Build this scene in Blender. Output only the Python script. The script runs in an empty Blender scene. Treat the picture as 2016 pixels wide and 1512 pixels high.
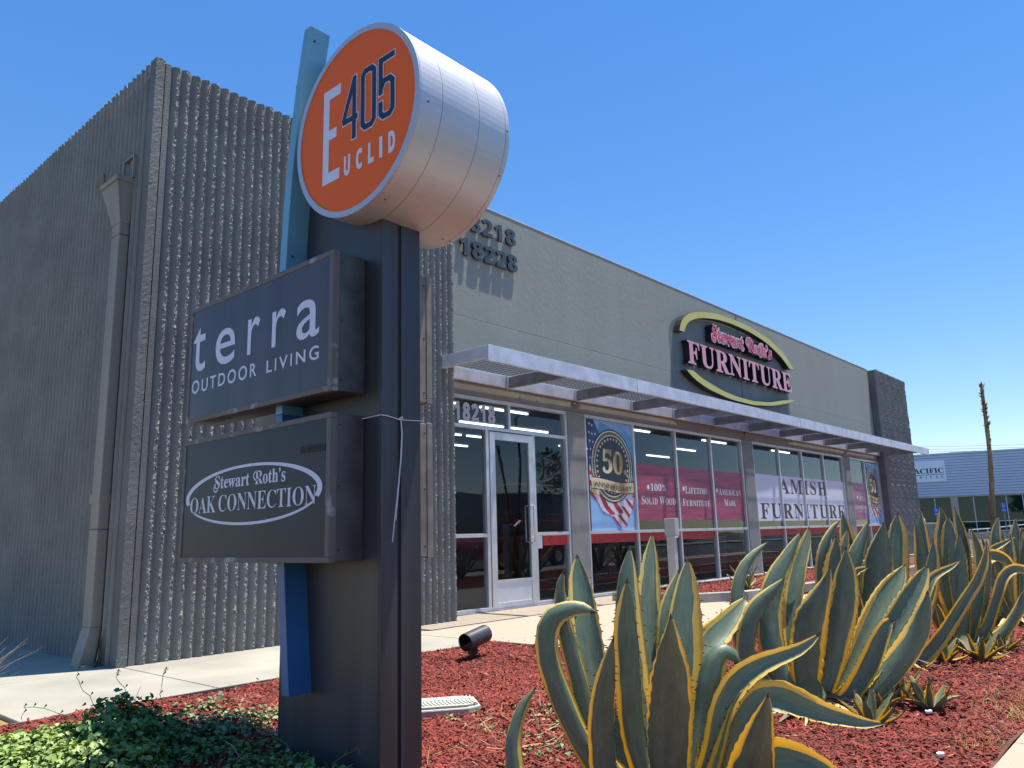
import bpy, bmesh, math, random
import numpy as np
from mathutils import Vector, Matrix
SC = bpy.context.scene
COL = SC.collection
PI = math.pi
random.seed(7)
RNG = np.random.default_rng(7)

# ------------------------------------------------------------------ camera
yaw, pitch, roll = math.radians(41.31266), math.radians(11.01496), math.radians(-1.58121)
fwd = Vector((math.cos(pitch)*math.cos(yaw), math.cos(pitch)*math.sin(yaw), math.sin(pitch)))
r0 = Vector((math.sin(yaw), -math.cos(yaw), 0)); u0 = r0.cross(fwd)
rgt = math.cos(roll)*r0 + math.sin(roll)*u0
upv = -math.sin(roll)*r0 + math.cos(roll)*u0
cam_d = bpy.data.cameras.new('camera'); cam = bpy.data.objects.new('camera', cam_d); COL.objects.link(cam)
M = Matrix((rgt, upv, -fwd)).transposed().to_4x4(); M.translation = Vector((0, 0, 1.0))
cam.matrix_world = M
cam_d.sensor_width = 36.0; cam_d.lens = 27.334; cam_d.clip_end = 2000; cam_d.clip_start = 0.05
SC.camera = cam

# ------------------------------------------------------------------ light
SUN = Vector((0.21, -0.11, 1.0)).normalized()
w = bpy.data.worlds.new('World'); SC.world = w; w.use_nodes = True
nt = w.node_tree; bg = nt.nodes['Background']
sky = nt.nodes.new('ShaderNodeTexSky'); sky.sky_type = 'NISHITA'; sky.sun_disc = False
sky.sun_elevation = math.asin(SUN.z); sky.sun_rotation = math.atan2(SUN.x, SUN.y)
sky.air_density = 1.0; sky.dust_density = 0.0; sky.ozone_density = 3.0; sky.altitude = 50
hs_ = nt.nodes.new('ShaderNodeHueSaturation'); hs_.inputs['Saturation'].default_value = 1.50; hs_.inputs['Hue'].default_value = .509
gm_ = nt.nodes.new('ShaderNodeGamma'); gm_.inputs['Gamma'].default_value = .73; nt.links.new(sky.outputs[0], gm_.inputs['Color']); nt.links.new(gm_.outputs[0], hs_.inputs['Color']); nt.links.new(hs_.outputs[0], bg.inputs[0]); bg.inputs[1].default_value = 0.178
sd = bpy.data.lights.new('sun', 'SUN'); sd.energy = 5.0; sd.angle = math.radians(0.53); sd.color = (1, 0.95, 0.86)
so = bpy.data.objects.new('sun', sd); COL.objects.link(so); so.rotation_euler = SUN.to_track_quat('Z', 'Y').to_euler(); so.location = (0, 0, 30)
SC.view_settings.view_transform = 'Standard'; SC.view_settings.look = 'None'
SC.view_settings.gamma = 1.0; SC.view_settings.use_curve_mapping = False
SC.view_settings.exposure = 0.75
SC.cycles.max_bounces = 8; SC.cycles.transparent_max_bounces = 12
try:
    SC.cycles.use_denoising = True
except Exception:
    pass

# ------------------------------------------------------------------ materials
def mat(name, col, rough=0.8, metal=0.0, var=0.0, vscale=6.0, bump=0.0, bscale=60.0, col2=None, streak=False,
        spec=0.5, island=0.0, detail=4.0, stretch=(1, 1, 1), thr=None):
    m = bpy.data.materials.new(name); m.use_nodes = True
    n = m.node_tree.nodes; L = m.node_tree.links; b = n['Principled BSDF']
    b.inputs['Base Color'].default_value = (*col, 1); b.inputs['Roughness'].default_value = rough
    b.inputs['Metallic'].default_value = metal; b.inputs['Specular IOR Level'].default_value = spec
    geo = n.new('ShaderNodeNewGeometry')
    if var or col2:
        mp = n.new('ShaderNodeMapping'); L.new(geo.outputs['Position'], mp.inputs['Vector'])
        mp.inputs['Scale'].default_value = (2.6, 2.6, 0.12) if streak else stretch
        no = n.new('ShaderNodeTexNoise'); no.inputs['Scale'].default_value = vscale; no.inputs['Detail'].default_value = detail
        L.new(mp.outputs[0], no.inputs['Vector'])
        mx = n.new('ShaderNodeMix'); mx.data_type = 'RGBA'
        c2 = col2 or tuple(c*(1-var) for c in col); c1 = col if col2 else tuple(min(1, c*(1+var)) for c in col)
        mx.inputs['A'].default_value = (*c1, 1); mx.inputs['B'].default_value = (*c2, 1)
        mr = n.new('ShaderNodeMapRange'); lo, hi = thr or (0.35, 0.65)
        mr.inputs['From Min'].default_value = lo; mr.inputs['From Max'].default_value = hi
        L.new(no.outputs['Fac'], mr.inputs['Value']); L.new(mr.outputs[0], mx.inputs['Factor'])
        out = mx.outputs['Result']
        L.new(out, b.inputs['Base Color'])
        if island:
            hs = n.new('ShaderNodeHueSaturation'); L.new(out, hs.inputs['Color'])
            mr2 = n.new('ShaderNodeMapRange'); mr2.inputs['To Min'].default_value = 1-island; mr2.inputs['To Max'].default_value = 1+island
            L.new(geo.outputs['Random Per Island'], mr2.inputs['Value']); L.new(mr2.outputs[0], hs.inputs['Value'])
            L.new(hs.outputs[0], b.inputs['Base Color'])
    if bump:
        nb = n.new('ShaderNodeTexNoise'); nb.inputs['Scale'].default_value = bscale; nb.inputs['Detail'].default_value = 5
        L.new(geo.outputs['Position'], nb.inputs['Vector'])
        bm = n.new('ShaderNodeBump'); bm.inputs['Strength'].default_value = bump; bm.inputs['Distance'].default_value = 0.01
        L.new(nb.outputs['Fac'], bm.inputs['Height']); L.new(bm.outputs[0], b.inputs['Normal'])
    return m

def emis(name, col, s):
    m = bpy.data.materials.new(name); m.use_nodes = True; b = m.node_tree.nodes['Principled BSDF']
    b.inputs['Base Color'].default_value = (*col, 1); b.inputs['Emission Color'].default_value = (*col, 1); b.inputs['Emission Strength'].default_value = s
    return m

def glass(name, tint=(0.70, 0.80, 0.90), ior=1.5):
    m = bpy.data.materials.new(name); m.use_nodes = True; n = m.node_tree.nodes; L = m.node_tree.links
    n.clear(); o = n.new('ShaderNodeOutputMaterial'); t = n.new('ShaderNodeBsdfTransparent'); t.inputs[0].default_value = (*tint, 1)
    g = n.new('ShaderNodeBsdfGlossy'); g.inputs['Roughness'].default_value = 0.012; g.inputs['Color'].default_value = (.82, .90, 1, 1)
    f = n.new('ShaderNodeFresnel'); f.inputs['IOR'].default_value = ior; x = n.new('ShaderNodeMixShader')
    # slight waviness of float glass
    geo = n.new('ShaderNodeNewGeometry'); no = n.new('ShaderNodeTexNoise'); no.inputs['Scale'].default_value = 0.9; no.inputs['Detail'].default_value = 1
    L.new(geo.outputs['Position'], no.inputs['Vector']); bp = n.new('ShaderNodeBump'); bp.inputs['Strength'].default_value = 0.05; bp.inputs['Distance'].default_value = 0.05
    L.new(no.outputs['Fac'], bp.inputs['Height']); L.new(bp.outputs[0], g.inputs['Normal'])
    mr = n.new('ShaderNodeMapRange'); mr.inputs['To Min'].default_value = ior; mr.inputs['To Max'].default_value = 1/ior; L.new(geo.outputs['Backfacing'], mr.inputs['Value']); L.new(mr.outputs[0], f.inputs['IOR'])
    L.new(f.outputs[0], x.inputs[0]); L.new(t.outputs[0], x.inputs[1]); L.new(g.outputs[0], x.inputs[2]); L.new(x.outputs[0], o.inputs[0])
    return m

MT = dict(
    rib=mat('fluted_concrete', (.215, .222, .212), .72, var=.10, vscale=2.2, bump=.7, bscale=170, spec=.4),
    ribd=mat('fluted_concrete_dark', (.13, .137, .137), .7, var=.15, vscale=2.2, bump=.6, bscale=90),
    stucco=mat('grey_stucco', (.268, .284, .258), .85, var=.07, vscale=.9, bump=.3, bscale=12, streak=True, thr=(.15, .85), detail=8),
    stuccod=mat('darker_grey_paint', (.155, .180, .185), .7, var=.08, vscale=1.2, bump=.12, bscale=16, streak=True),
    beam=mat('shade_tinted_wall', (.235, .225, .20), .8, var=.10, vscale=3, bump=.2, bscale=20),  # brownish shadow and reflection tint painted into the wall grey
    pier=mat('pier_paint', (.25, .252, .238), .85, var=.08, vscale=3, bump=.25, bscale=18),
    alu=mat('anodised_aluminium', (.62, .64, .66), .42, metal=.55, var=.05, vscale=5),
    galv=mat('galvanised_steel', (.58, .60, .68), .50, metal=.3, var=.13, vscale=4.5, bump=.05, bscale=30),
    galvd=mat('galvanised_steel_arm', (.24, .24, .255), .55, metal=.5, var=.2, vscale=5),
    kick=mat('door_kick_plate', (.60, .63, .68), .5, metal=.2, var=.03, vscale=3),
    black=mat('black', (.012, .012, .018), .35),
    dark=mat('dark_interior', (.05, .055, .06), .9),
    intwall=mat('interior_wall', (.15, .165, .19), .9),
    intfloor=mat('interior_floor', (.10, .085, .075), .5),
    white=mat('white_vinyl', (.80, .82, .84), .6),
    numr=mat('painted_numeral', (.05, .06, .075), .45, var=.5, vscale=18, col2=(.20, .20, .19), thr=(.62, .68), bump=.2, bscale=40),
    dnum=mat('door_numeral', (.52, .53, .56), .6),
    pole=mat('bronze_steel', (.036, .038, .043), .45, var=.32, vscale=3, streak=True, spec=.6, bump=.02, bscale=20),
    cab=mat('bronze_cabinet', (.050, .050, .047), .46, var=.30, vscale=9, spec=.7, bump=.05, bscale=25),
    cabedge=mat('worn_cabinet_edge', (.11, .10, .09), .6, col2=(.32, .33, .34), var=.1, vscale=9, thr=(.58, .70), bump=.3, bscale=60, spec=.6),
    tan=mat('tan_cabinet', (.22, .185, .145), .5, var=.2, vscale=10),
    faceT=mat('sign_face_slate', (.062, .067, .086), .38, var=.16, vscale=2.6, streak=True, spec=.3),
    faceO=mat('sign_face_charcoal', (.021, .028, .038), .40, var=.14, vscale=2, streak=True, spec=.25),
    letter=mat('white_letter', (.62, .66, .78), .5),
    orange=mat('orange_panel', (.78, .13, .018), .55, var=.03, vscale=1.5, spec=.2),
    navy=mat('navy', (.008, .013, .035), .4),
    silver=mat('brushed_aluminium', (.52, .53, .55), .50, metal=.55, var=.03, vscale=14, stretch=(.4, 3, 3)),
    rim=mat('grey_rim', (.40, .45, .52), .45, metal=.25),
    seam=mat('seam', (.02, .02, .022), .7),
    blue=mat('blue_steel', (.022, .125, .29), .4, var=.12, vscale=3, spec=.6, bump=.03, bscale=12),
    blueL=mat('faded_blue_steel', (.13, .33, .47), .42, var=.10, vscale=3, spec=.6),
    conc=mat('concrete_walk', (.335, .31, .255), .9, var=.17, vscale=1.1, bump=.25, bscale=70, detail=9),
    kerb=mat('kerb_concrete', (.33, .32, .28), .9, var=.14, vscale=4, bump=.3, bscale=50),
    asphalt=mat('asphalt', (.075, .073, .070), .9, var=.15, vscale=.8, bump=.4, bscale=90),
    soil=mat('dry_soil', (.13, .045, .028), .95, var=.3, vscale=9, bump=.8, bscale=60),
    curbed=mat('steel_edging', (.10, .08, .075), .8),
    chips=mat('red_bark_chips', (.27, .043, .027), .85, col2=(.14, .022, .015), var=.1, vscale=9, island=.5),
    chipl=mat('pale_bark_chips', (.40, .20, .15), .85, col2=(.30, .08, .05), var=.1, vscale=30, island=.4),
    pipe=mat('downspout_paint', (.235, .225, .20), .6, var=.12, vscale=2.5, streak=True, spec=.4),
    pink=mat('pink_acrylic', (.66, .30, .34), .35, var=.05, vscale=1),
    red=mat('red_acrylic', (.60, .045, .06), .35),
    pinkl=mat('pink_outline', (.72, .50, .58), .4),
    yellow=mat('yellow_acrylic', (.56, .50, .10), .35, var=.05, vscale=1.5),
    bgray=mat('light_grey_metal', (.43, .44, .46), .5, metal=.25, var=.03),
    tape=mat('worn_tape', (.02, .02, .022), .8, var=.4, vscale=30, col2=(.1, .1, .1), thr=(.6, .7)),
    string=mat('white_cord', (.55, .55, .56), .8),
    valve=mat('valve_box_plastic', (.42, .43, .38), .7, var=.08, vscale=20, bump=.2, bscale=80),
    siding=mat('blue_grey_siding', (.50, .56, .68), .6, var=.04, vscale=.5),
    sidgap=mat('siding_shadow_gap', (.12, .14, .19), .8),
    signw=mat('sign_panel', (.74, .80, .88), .6),
    tanp=mat('tan_pier', (.42, .35, .27), .8),
    signblue=mat('accessible_blue', (.015, .12, .55), .5),
    cream=mat('cream_stucco', (.42, .38, .32), .85, var=.1, vscale=.4),
    mull=mat('white_mullion', (.55, .58, .60), .5),
    redband=mat('red_decal', (.50, .035, .03), .6, var=.1, vscale=8),
    skyb=mat('poster_sky', (.22, .46, .78), .5, col2=(.42, .62, .85), var=.1, vscale=1.6, thr=(.4, .7)),
    skyd=mat('poster_sky_deep', (.10, .32, .66), .5, col2=(.16, .42, .72), var=.1, vscale=3),
    flagb=mat('flag_blue', (.03, .075, .22), .5, var=.4, vscale=3.2),
    flagr=mat('flag_red', (.47, .025, .04), .5, var=.35, vscale=3.5),
    flagw=mat('flag_white', (.68, .68, .74), .5, var=.12, vscale=3.5),
    gold=mat('gold_print', (.82, .68, .42), .5, col2=(.40, .26, .09), var=.1, vscale=4.2, thr=(.45, .56), stretch=(1, 1, .35)),
    goldl=mat('pale_gold', (.72, .66, .48), .5),
    woodp=mat('pink_wood_print', (.45, .085, .15), .5, col2=(.24, .04, .085), var=.1, vscale=2.6, stretch=(.5, 1, 7), thr=(.35, .75), detail=7),
    woodf=mat('faded_pink_print', (.48, .24, .36), .5, col2=(.33, .13, .20), var=.1, vscale=2.2, stretch=(.5, 1, 5), detail=6),
    amish=mat('white_banner', (.74, .76, .84), .6, var=.02, vscale=.6),
    brown=mat('brown_print', (.06, .028, .030), .5),
    paper=mat('paper', (.75, .75, .78), .7),
    light=emis('tube_light', (1, .97, .88), 2.2),
    glass=glass('window_glass'),
    glassb=glass('teal_glass', (.30, .50, .52), 1.40),
    green1=mat('groundcover_leaf', (.16, .27, .045), .5, col2=(.28, .36, .10), var=.1, vscale=5, island=.45),
    green_shade=mat('shaded_groundcover_leaf', (.075, .16, .035), .5, col2=(.13, .24, .06), var=.1, vscale=6, island=.4),  # leaf green darkened in its colour for the shade of the sign cabinets
    green2=mat('dusty_leaf', (.13, .19, .075), .6, col2=(.20, .25, .10), var=.1, vscale=9, island=.35),
    stem=mat('green_stem', (.13, .15, .05), .7),
    straw=mat('dry_straw', (.46, .36, .17), .8, var=.25, vscale=14, island=.3),
    moss=mat('dead_turf', (.33, .27, .08), .95, col2=(.22, .12, .04), var=.1, vscale=30),
    stalk=mat('agave_stalk', (.14, .13, .08), .85, col2=(.30, .27, .12), var=.1, vscale=3),
    stalkt=mat('stalk_bracts', (.16, .12, .085), .9, island=.3, var=.2),
    spine=mat('agave_spine', (.075, .040, .022), .5),
    bark=mat('tree_bark', (.11, .08, .06), .9, var=.3, vscale=8, bump=.5),
    crown=mat('tree_leaf', (.045, .085, .025), .6, var=.3, vscale=2, island=.4),
    hedge=mat('hedge_leaf', (.05, .08, .03), .7, var=.3, vscale=3, island=.4),
    redcar=mat('red_car_paint', (.42, .015, .012), .25, spec=.8), tyre=mat('tyre', (.02, .02, .02), .9),
    darkg=mat('dark_glass', (.01, .012, .015), .08, spec=.9), chrome=mat('chrome', (.7, .7, .7), .2, metal=1),
    aggr=mat('exposed_aggregate', (.46, .375, .28), .9, col2=(.32, .255, .19), var=.1, vscale=110, thr=(.40, .75), bump=.5, bscale=220, detail=2),
    walkp=mat('pinkish_sidewalk', (.46, .35, .25), .9, col2=(.33, .25, .185), var=.1, vscale=130, thr=(.45, .8), bump=.4, bscale=200, detail=2),
    vmesh=mat('expanded_metal', (.20, .20, .21), .6, metal=.4),
)

def leaf_material():
    m = bpy.data.materials.new('variegated_agave_leaf'); m.use_nodes = True; n = m.node_tree.nodes; L = m.node_tree.links
    b = n['Principled BSDF']; b.inputs['Roughness'].default_value = .46; b.inputs['Specular IOR Level'].default_value = .45
    uv = n.new('ShaderNodeUVMap'); sep = n.new('ShaderNodeSeparateXYZ'); L.new(uv.outputs[0], sep.inputs[0])
    oi = n.new('ShaderNodeObjectInfo')
    # u: -1..1 stored as 0..1 ; v : metres along the leaf
    def math_(op, a, b_=None, c=None):
        x = n.new('ShaderNodeMath'); x.operation = op
        for i, v in enumerate((a, b_, c)):
            if v is None: continue
            if isinstance(v, (int, float)): x.inputs[i].default_value = v
            else: L.new(v, x.inputs[i])
        return x.outputs[0]
    comb = n.new('ShaderNodeCombineXYZ'); L.new(math_('MULTIPLY', sep.outputs['X'], 9.0), comb.inputs[0])
    L.new(math_('MULTIPLY', sep.outputs['Y'], 1.1), comb.inputs[1]); L.new(math_('MULTIPLY', oi.outputs['Random'], 40), comb.inputs[2])
    ns = n.new('ShaderNodeTexNoise'); ns.inputs['Scale'].default_value = 1.6; ns.inputs['Detail'].default_value = 2; L.new(comb.outputs[0], ns.inputs['Vector'])
    comb2 = n.new('ShaderNodeCombineXYZ'); L.new(math_('MULTIPLY', sep.outputs['X'], 1.2), comb2.inputs[0])
    L.new(math_('MULTIPLY', sep.outputs['Y'], 4.5), comb2.inputs[1]); L.new(math_('MULTIPLY', oi.outputs['Random'], 17), comb2.inputs[2])
    ns2 = n.new('ShaderNodeTexNoise'); ns2.inputs['Scale'].default_value = 1.4; L.new(comb2.outputs[0], ns2.inputs['Vector'])
    rf = math_('FRACT', math_('MULTIPLY', oi.outputs['Random'], 7.31)); a = math_('ABSOLUTE', math_('SUBTRACT', math_('MULTIPLY', sep.outputs['X'], 2.0), math_('ADD', math_('MULTIPLY', rf, .44), .78)))
    a = math_('ADD', a, math_('MULTIPLY', math_('SUBTRACT', ns2.outputs['Fac'], .5), .42))
    a = math_('ADD', a, math_('MULTIPLY', math_('SUBTRACT', oi.outputs['Random'], .5), .16))
    mr = n.new('ShaderNodeMapRange'); mr.inputs['From Min'].default_value = .685; mr.inputs['From Max'].default_value = .715; L.new(a, mr.inputs['Value'])
    # occasional pale stripe inside
    st = n.new('ShaderNodeMapRange'); st.inputs['From Min'].default_value = .70; st.inputs['From Max'].default_value = .73; L.new(ns.outputs['Fac'], st.inputs['Value'])
    green = n.new('ShaderNodeMix'); green.data_type = 'RGBA'; green.inputs['A'].default_value = (.070, .105, .066, 1); green.inputs['B'].default_value = (.155, .205, .135, 1)
    cb3 = n.new('ShaderNodeCombineXYZ'); L.new(math_('MULTIPLY', sep.outputs['X'], 5.0), cb3.inputs[0]); L.new(math_('MULTIPLY', sep.outputs['Y'], 9.0), cb3.inputs[1]); L.new(math_('MULTIPLY', oi.outputs['Random'], 23), cb3.inputs[2])
    n3 = n.new('ShaderNodeTexNoise'); n3.inputs['Scale'].default_value = 1.0; n3.inputs['Detail'].default_value = 6; n3.inputs['Roughness'].default_value = .7; L.new(cb3.outputs[0], n3.inputs['Vector'])
    L.new(math_('ADD', math_('MULTIPLY', ns.outputs['Fac'], .45), math_('SUBTRACT', math_('MULTIPLY', n3.outputs['Fac'], 1.9), .70)), green.inputs['Factor'])
    g2 = n.new('ShaderNodeMix'); g2.data_type = 'RGBA'; L.new(math_('MULTIPLY', st.outputs[0], .55), g2.inputs['Factor']); L.new(green.outputs['Result'], g2.inputs['A']); g2.inputs['B'].default_value = (.34, .36, .17, 1)
    yel = n.new('ShaderNodeMix'); yel.data_type = 'RGBA'; yel.inputs['A'].default_value = (.86, .58, .05, 1); yel.inputs['B'].default_value = (.80, .68, .24, 1)
    vr = n.new('ShaderNodeMapRange'); vr.inputs['From Min'].default_value = .15; vr.inputs['From Max'].default_value = .85; L.new(sep.outputs['Y'], vr.inputs['Value']); L.new(vr.outputs[0], yel.inputs['Factor'])
    sc_ = n.new('ShaderNodeMapRange'); sc_.inputs['From Min'].default_value = .66; sc_.inputs['From Max'].default_value = .72; L.new(n3.outputs['Fac'], sc_.inputs['Value'])
    g3 = n.new('ShaderNodeMix'); g3.data_type = 'RGBA'; L.new(math_('MULTIPLY', sc_.outputs[0], .5), g3.inputs['Factor']); L.new(g2.outputs['Result'], g3.inputs['A']); g3.inputs['B'].default_value = (.27, .27, .20, 1)
    mx = n.new('ShaderNodeMix'); mx.data_type = 'RGBA'; L.new(mr.outputs[0], mx.inputs['Factor']); L.new(g3.outputs['Result'], mx.inputs['A']); L.new(yel.outputs['Result'], mx.inputs['B'])
    L.new(mx.outputs['Result'], b.inputs['Base Color'])
    geo = n.new('ShaderNodeNewGeometry'); nb = n.new('ShaderNodeTexNoise'); nb.inputs['Scale'].default_value = 22; nb.inputs['Detail'].default_value = 3
    L.new(geo.outputs['Position'], nb.inputs['Vector']); bm = n.new('ShaderNodeBump'); bm.inputs['Strength'].default_value = .18; bm.inputs['Distance'].default_value = .008
    L.new(nb.outputs['Fac'], bm.inputs['Height']); L.new(bm.outputs[0], b.inputs['Normal'])
    tr = n.new('ShaderNodeBsdfTranslucent'); tr.inputs[0].default_value = (1, .70, .04, 1)
    mxs = n.new('ShaderNodeMixShader'); L.new(math_('MULTIPLY', mr.outputs[0], .48), mxs.inputs[0]); L.new(b.outputs[0], mxs.inputs[1]); L.new(tr.outputs[0], mxs.inputs[2])
    L.new(mxs.outputs[0], n['Material Output'].inputs[0])
    return m
MT['leaf'] = leaf_material()

# ------------------------------------------------------------------ helpers
def link(o): COL.objects.link(o); return o
def tag(o, label, cat, group=None):
    o['label'] = label; o['category'] = cat
    if group: o['group'] = group
    return o
def thing(name, label, cat, loc=(0, 0, 0), group=None, rz=0):
    o = bpy.data.objects.new(name, None); o.location = loc; o.rotation_euler = (0, 0, rz); link(o); o.empty_display_size = .2
    bpy_update.append(o)
    return tag(o, label, cat, group)
bpy_update = []
def mobj(name, me, parent=None, mats=None, world=True):
    o = bpy.data.objects.new(name, me); link(o)
    for m in (mats or []):
        me.materials.append(MT[m] if isinstance(m, str) else m)
    if parent is not None:
        o.parent = parent
        if world:
            o.matrix_parent_inverse = root_inv(parent)
    return o
def root_mat(o):
    m = Matrix.LocRotScale(o.location, o.rotation_euler, o.scale)
    if o.parent: m = root_mat(o.parent) @ o.matrix_parent_inverse @ m
    return m
def root_inv(o): return root_mat(o).inverted()

class MB:
    def __init__(s): s.v = []; s.f = []; s.m = []; s.cur = 0
    def q(s, *pts, m=None):
        i = len(s.v); s.v += [tuple(p) for p in pts]; s.f.append(tuple(range(i, i+len(pts)))); s.m.append(s.cur if m is None else m); return s
    def box(s, a, b, m=None):
        x0, y0, z0 = a; x1, y1, z1 = b
        if x0 > x1: x0, x1 = x1, x0
        if y0 > y1: y0, y1 = y1, y0
        if z0 > z1: z0, z1 = z1, z0
        i = len(s.v)
        s.v += [(x0, y0, z0), (x1, y0, z0), (x1, y1, z0), (x0, y1, z0), (x0, y0, z1), (x1, y0, z1), (x1, y1, z1), (x0, y1, z1)]
        for f in ((0, 3, 2, 1), (4, 5, 6, 7), (0, 1, 5, 4), (1, 2, 6, 5), (2, 3, 7, 6), (3, 0, 4, 7)):
            s.f.append(tuple(i+k for k in f)); s.m.append(s.cur if m is None else m)
        return s
    def prism(s, poly, ext, m=None, mside=None):
        """poly: list of 3D points, ext: vector"""
        i = len(s.v); n = len(poly); e = Vector(ext)
        s.v += [tuple(p) for p in poly]+[tuple(Vector(p)+e) for p in poly]
        mm = s.cur if m is None else m; ms = mm if mside is None else mside
        s.f.append(tuple(range(i, i+n))); s.m.append(mm); s.f.append(tuple(range(i+2*n-1, i+n-1, -1))); s.m.append(ms)
        for k in range(n):
            s.f.append((i+k, i+n+k, i+n+(k+1) % n, i+(k+1) % n)); s.m.append(ms)
        return s
    def tube(s, pts, r, n=8, cap=True, m=None):
        pts = [Vector(p) for p in pts]; R = r if isinstance(r, (list, tuple)) else [r]*len(pts); base = len(s.v)
        for k, p in enumerate(pts):
            t = (pts[min(k+1, len(pts)-1)]-pts[max(k-1, 0)]).normalized()
            a = t.cross(Vector((0, 0, 1)) if abs(t.z) < .9 else Vector((1, 0, 0))).normalized(); b = t.cross(a)
            for j in range(n):
                an = 2*PI*j/n; s.v.append(tuple(p+R[k]*(math.cos(an)*a+math.sin(an)*b)))
        mm = s.cur if m is None else m
        for k in range(len(pts)-1):
            for j in range(n):
                s.f.append((base+k*n+j, base+k*n+(j+1) % n, base+(k+1)*n+(j+1) % n, base+(k+1)*n+j)); s.m.append(mm)
        if cap:
            s.f.append(tuple(base+j for j in range(n))[::-1]); s.m.append(mm); s.f.append(tuple(base+(len(pts)-1)*n+j for j in range(n))); s.m.append(mm)
        return s
    def mesh(s, name, recalc=True):
        me = bpy.data.meshes.new(name); me.from_pydata(s.v, [], s.f); me.polygons.foreach_set('material_index', s.m)
        if recalc: bm = bmesh.new(); bm.from_mesh(me); bmesh.ops.recalc_face_normals(bm, faces=bm.faces); bm.to_mesh(me); bm.free()
        me.update(); return me
    def obj(s, name, mats, parent=None, bevel=0, smooth=False, recalc=True):
        if isinstance(mats, str): mats = [mats]
        o = mobj(name, s.mesh(name, recalc), parent, mats)
        if smooth:
            for p in o.data.polygons: p.use_smooth = True
        if bevel:
            b = o.modifiers.new('bevel', 'BEVEL'); b.width = bevel; b.segments = 2; b.limit_method = 'ANGLE'; b.angle_limit = .6
        return o
def struct(o): o['kind'] = 'structure'; return o
def bx(name, a, b, m, parent=None, bevel=0): return MB().box(a, b).obj(name, m, parent, bevel)

# flat drawing plane: origin, u, v, n (n points to the viewer)
class Plane:
    def __init__(s, o, u, v): s.o = Vector(o); s.u = Vector(u).normalized(); s.v = Vector(v).normalized(); s.n = s.u.cross(s.v)
    def p(s, a, b, h=0.): return s.o+s.u*a+s.v*b+s.n*h
FAC = Plane((0, 7.43, 0), (1, 0, 0), (0, 0, 1))         # store front, u = X, v = Z, n = -Y
def flat(mb, pl, poly, h, m=None): mb.q(*[pl.p(a, b, h) for a, b in poly], m=m)
def ell(cx, cy, rx, ry, n=48, a0=0, a1=2*PI): return [(cx+rx*math.cos(a0+(a1-a0)*k/n), cy+ry*math.sin(a0+(a1-a0)*k/n)) for k in range(n if abs(a1-a0-2*PI) < 1e-6 else n+1)]
def ring(mb, pl, c, r, w_, h, n=56, a0=0., a1=2*PI, w2=None, m=None):
    for k in range(n):
        pa, pb = a0+(a1-a0)*k/n, a0+(a1-a0)*(k+1)/n
        pts = []
        for ang, rr in ((pa, 0), (pb, 0), (pb, 1), (pa, 1)):
            ww = w_ if not callable(w_) else w_(ang)
            pts.append((c[0]+(r[0]-rr*ww)*math.cos(ang), c[1]+(r[1]-rr*ww)*math.sin(ang)))
        flat(mb, pl, pts, h, m)
def stroke(path, w_, closed=False):
    """2D polyline -> list of quads with mitred joints"""
    P = [Vector(p) for p in path]; n = len(P); L = []; R = []
    for i in range(n):
        a = P[i-1] if (i > 0 or closed) else None; b = P[(i+1) % n] if (i < n-1 or closed) else None
        d1 = (P[i]-a).normalized() if a is not None else (b-P[i]).normalized(); d2 = (b-P[i]).normalized() if b is not None else d1
        n1 = Vector((-d1.y, d1.x)); n2 = Vector((-d2.y, d2.x)); mm = (n1+n2).normalized(); k = w_/2/max(.35, mm.dot(n1))
        L.append(P[i]+mm*k); R.append(P[i]-mm*k)
    return [[L[i], L[(i+1) % n], R[(i+1) % n], R[i]] for i in range(n if closed else n-1)]

SERIF = (0x1D400, 0x1D41A, 0x1D7CE); SANSB = (0x1D5D4, 0x1D5EE, 0x1D7EC)
def sty(t, st):
    if st is None: return t
    r = ''
    for ch in t:
        if 'A' <= ch <= 'Z': r += chr(st[0]+ord(ch)-65)
        elif 'a' <= ch <= 'z': r += chr(st[1]+ord(ch)-97)
        elif '0' <= ch <= '9': r += chr(st[2]+ord(ch)-48)
        else: r += ch
    return r
_tc = {}
def text_raw(body, off=0., ext=0., space=1.0):
    key = (body, off, ext, space)
    if key in _tc: return _tc[key]
    c = bpy.data.curves.new('t', 'FONT'); c.body = body; c.size = 1; c.fill_mode = 'BOTH' if ext else 'FRONT'; c.extrude = ext; c.offset = off; c.resolution_u = 4; c.space_character = space
    o = bpy.data.objects.new('t', c); link(o); dg = bpy.context.evaluated_depsgraph_get(); dg.update()
    me = bpy.data.meshes.new_from_object(o.evaluated_get(dg)); vs = np.array([v.co[:] for v in me.vertices]); fs = [tuple(p.vertices) for p in me.polygons]; nz = [p.normal.z for p in me.polygons]
    bpy.data.objects.remove(o); bpy.data.curves.remove(c); bpy.data.meshes.remove(me); _tc[key] = (vs, fs, nz); return _tc[key]
def text(mb, pl, body, u0_, u1_, v0, v1, h, style=None, off=0., depth=0., m=0, mside=None, space=1.0, vfun=None):
    vs, fs, nz = text_raw(sty(body, style), off, .5 if depth else 0., space)
    lo = vs.min(0); hi = vs.max(0); i = len(mb.v)
    for x, y, z in vs:
        a = u0_+(x-lo[0])/(hi[0]-lo[0])*(u1_-u0_); b = v0+(y-lo[1])/(hi[1]-lo[1])*(v1-v0)
        if vfun: b += vfun(a)
        mb.v.append(tuple(pl.p(a, b, h+(z*depth if depth else 0))))
    for f, zz in zip(fs, nz):
        mb.f.append(tuple(i+k for k in f)); mb.m.append(m if (not depth or zz > .5) else (m if mside is None else mside))
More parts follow.
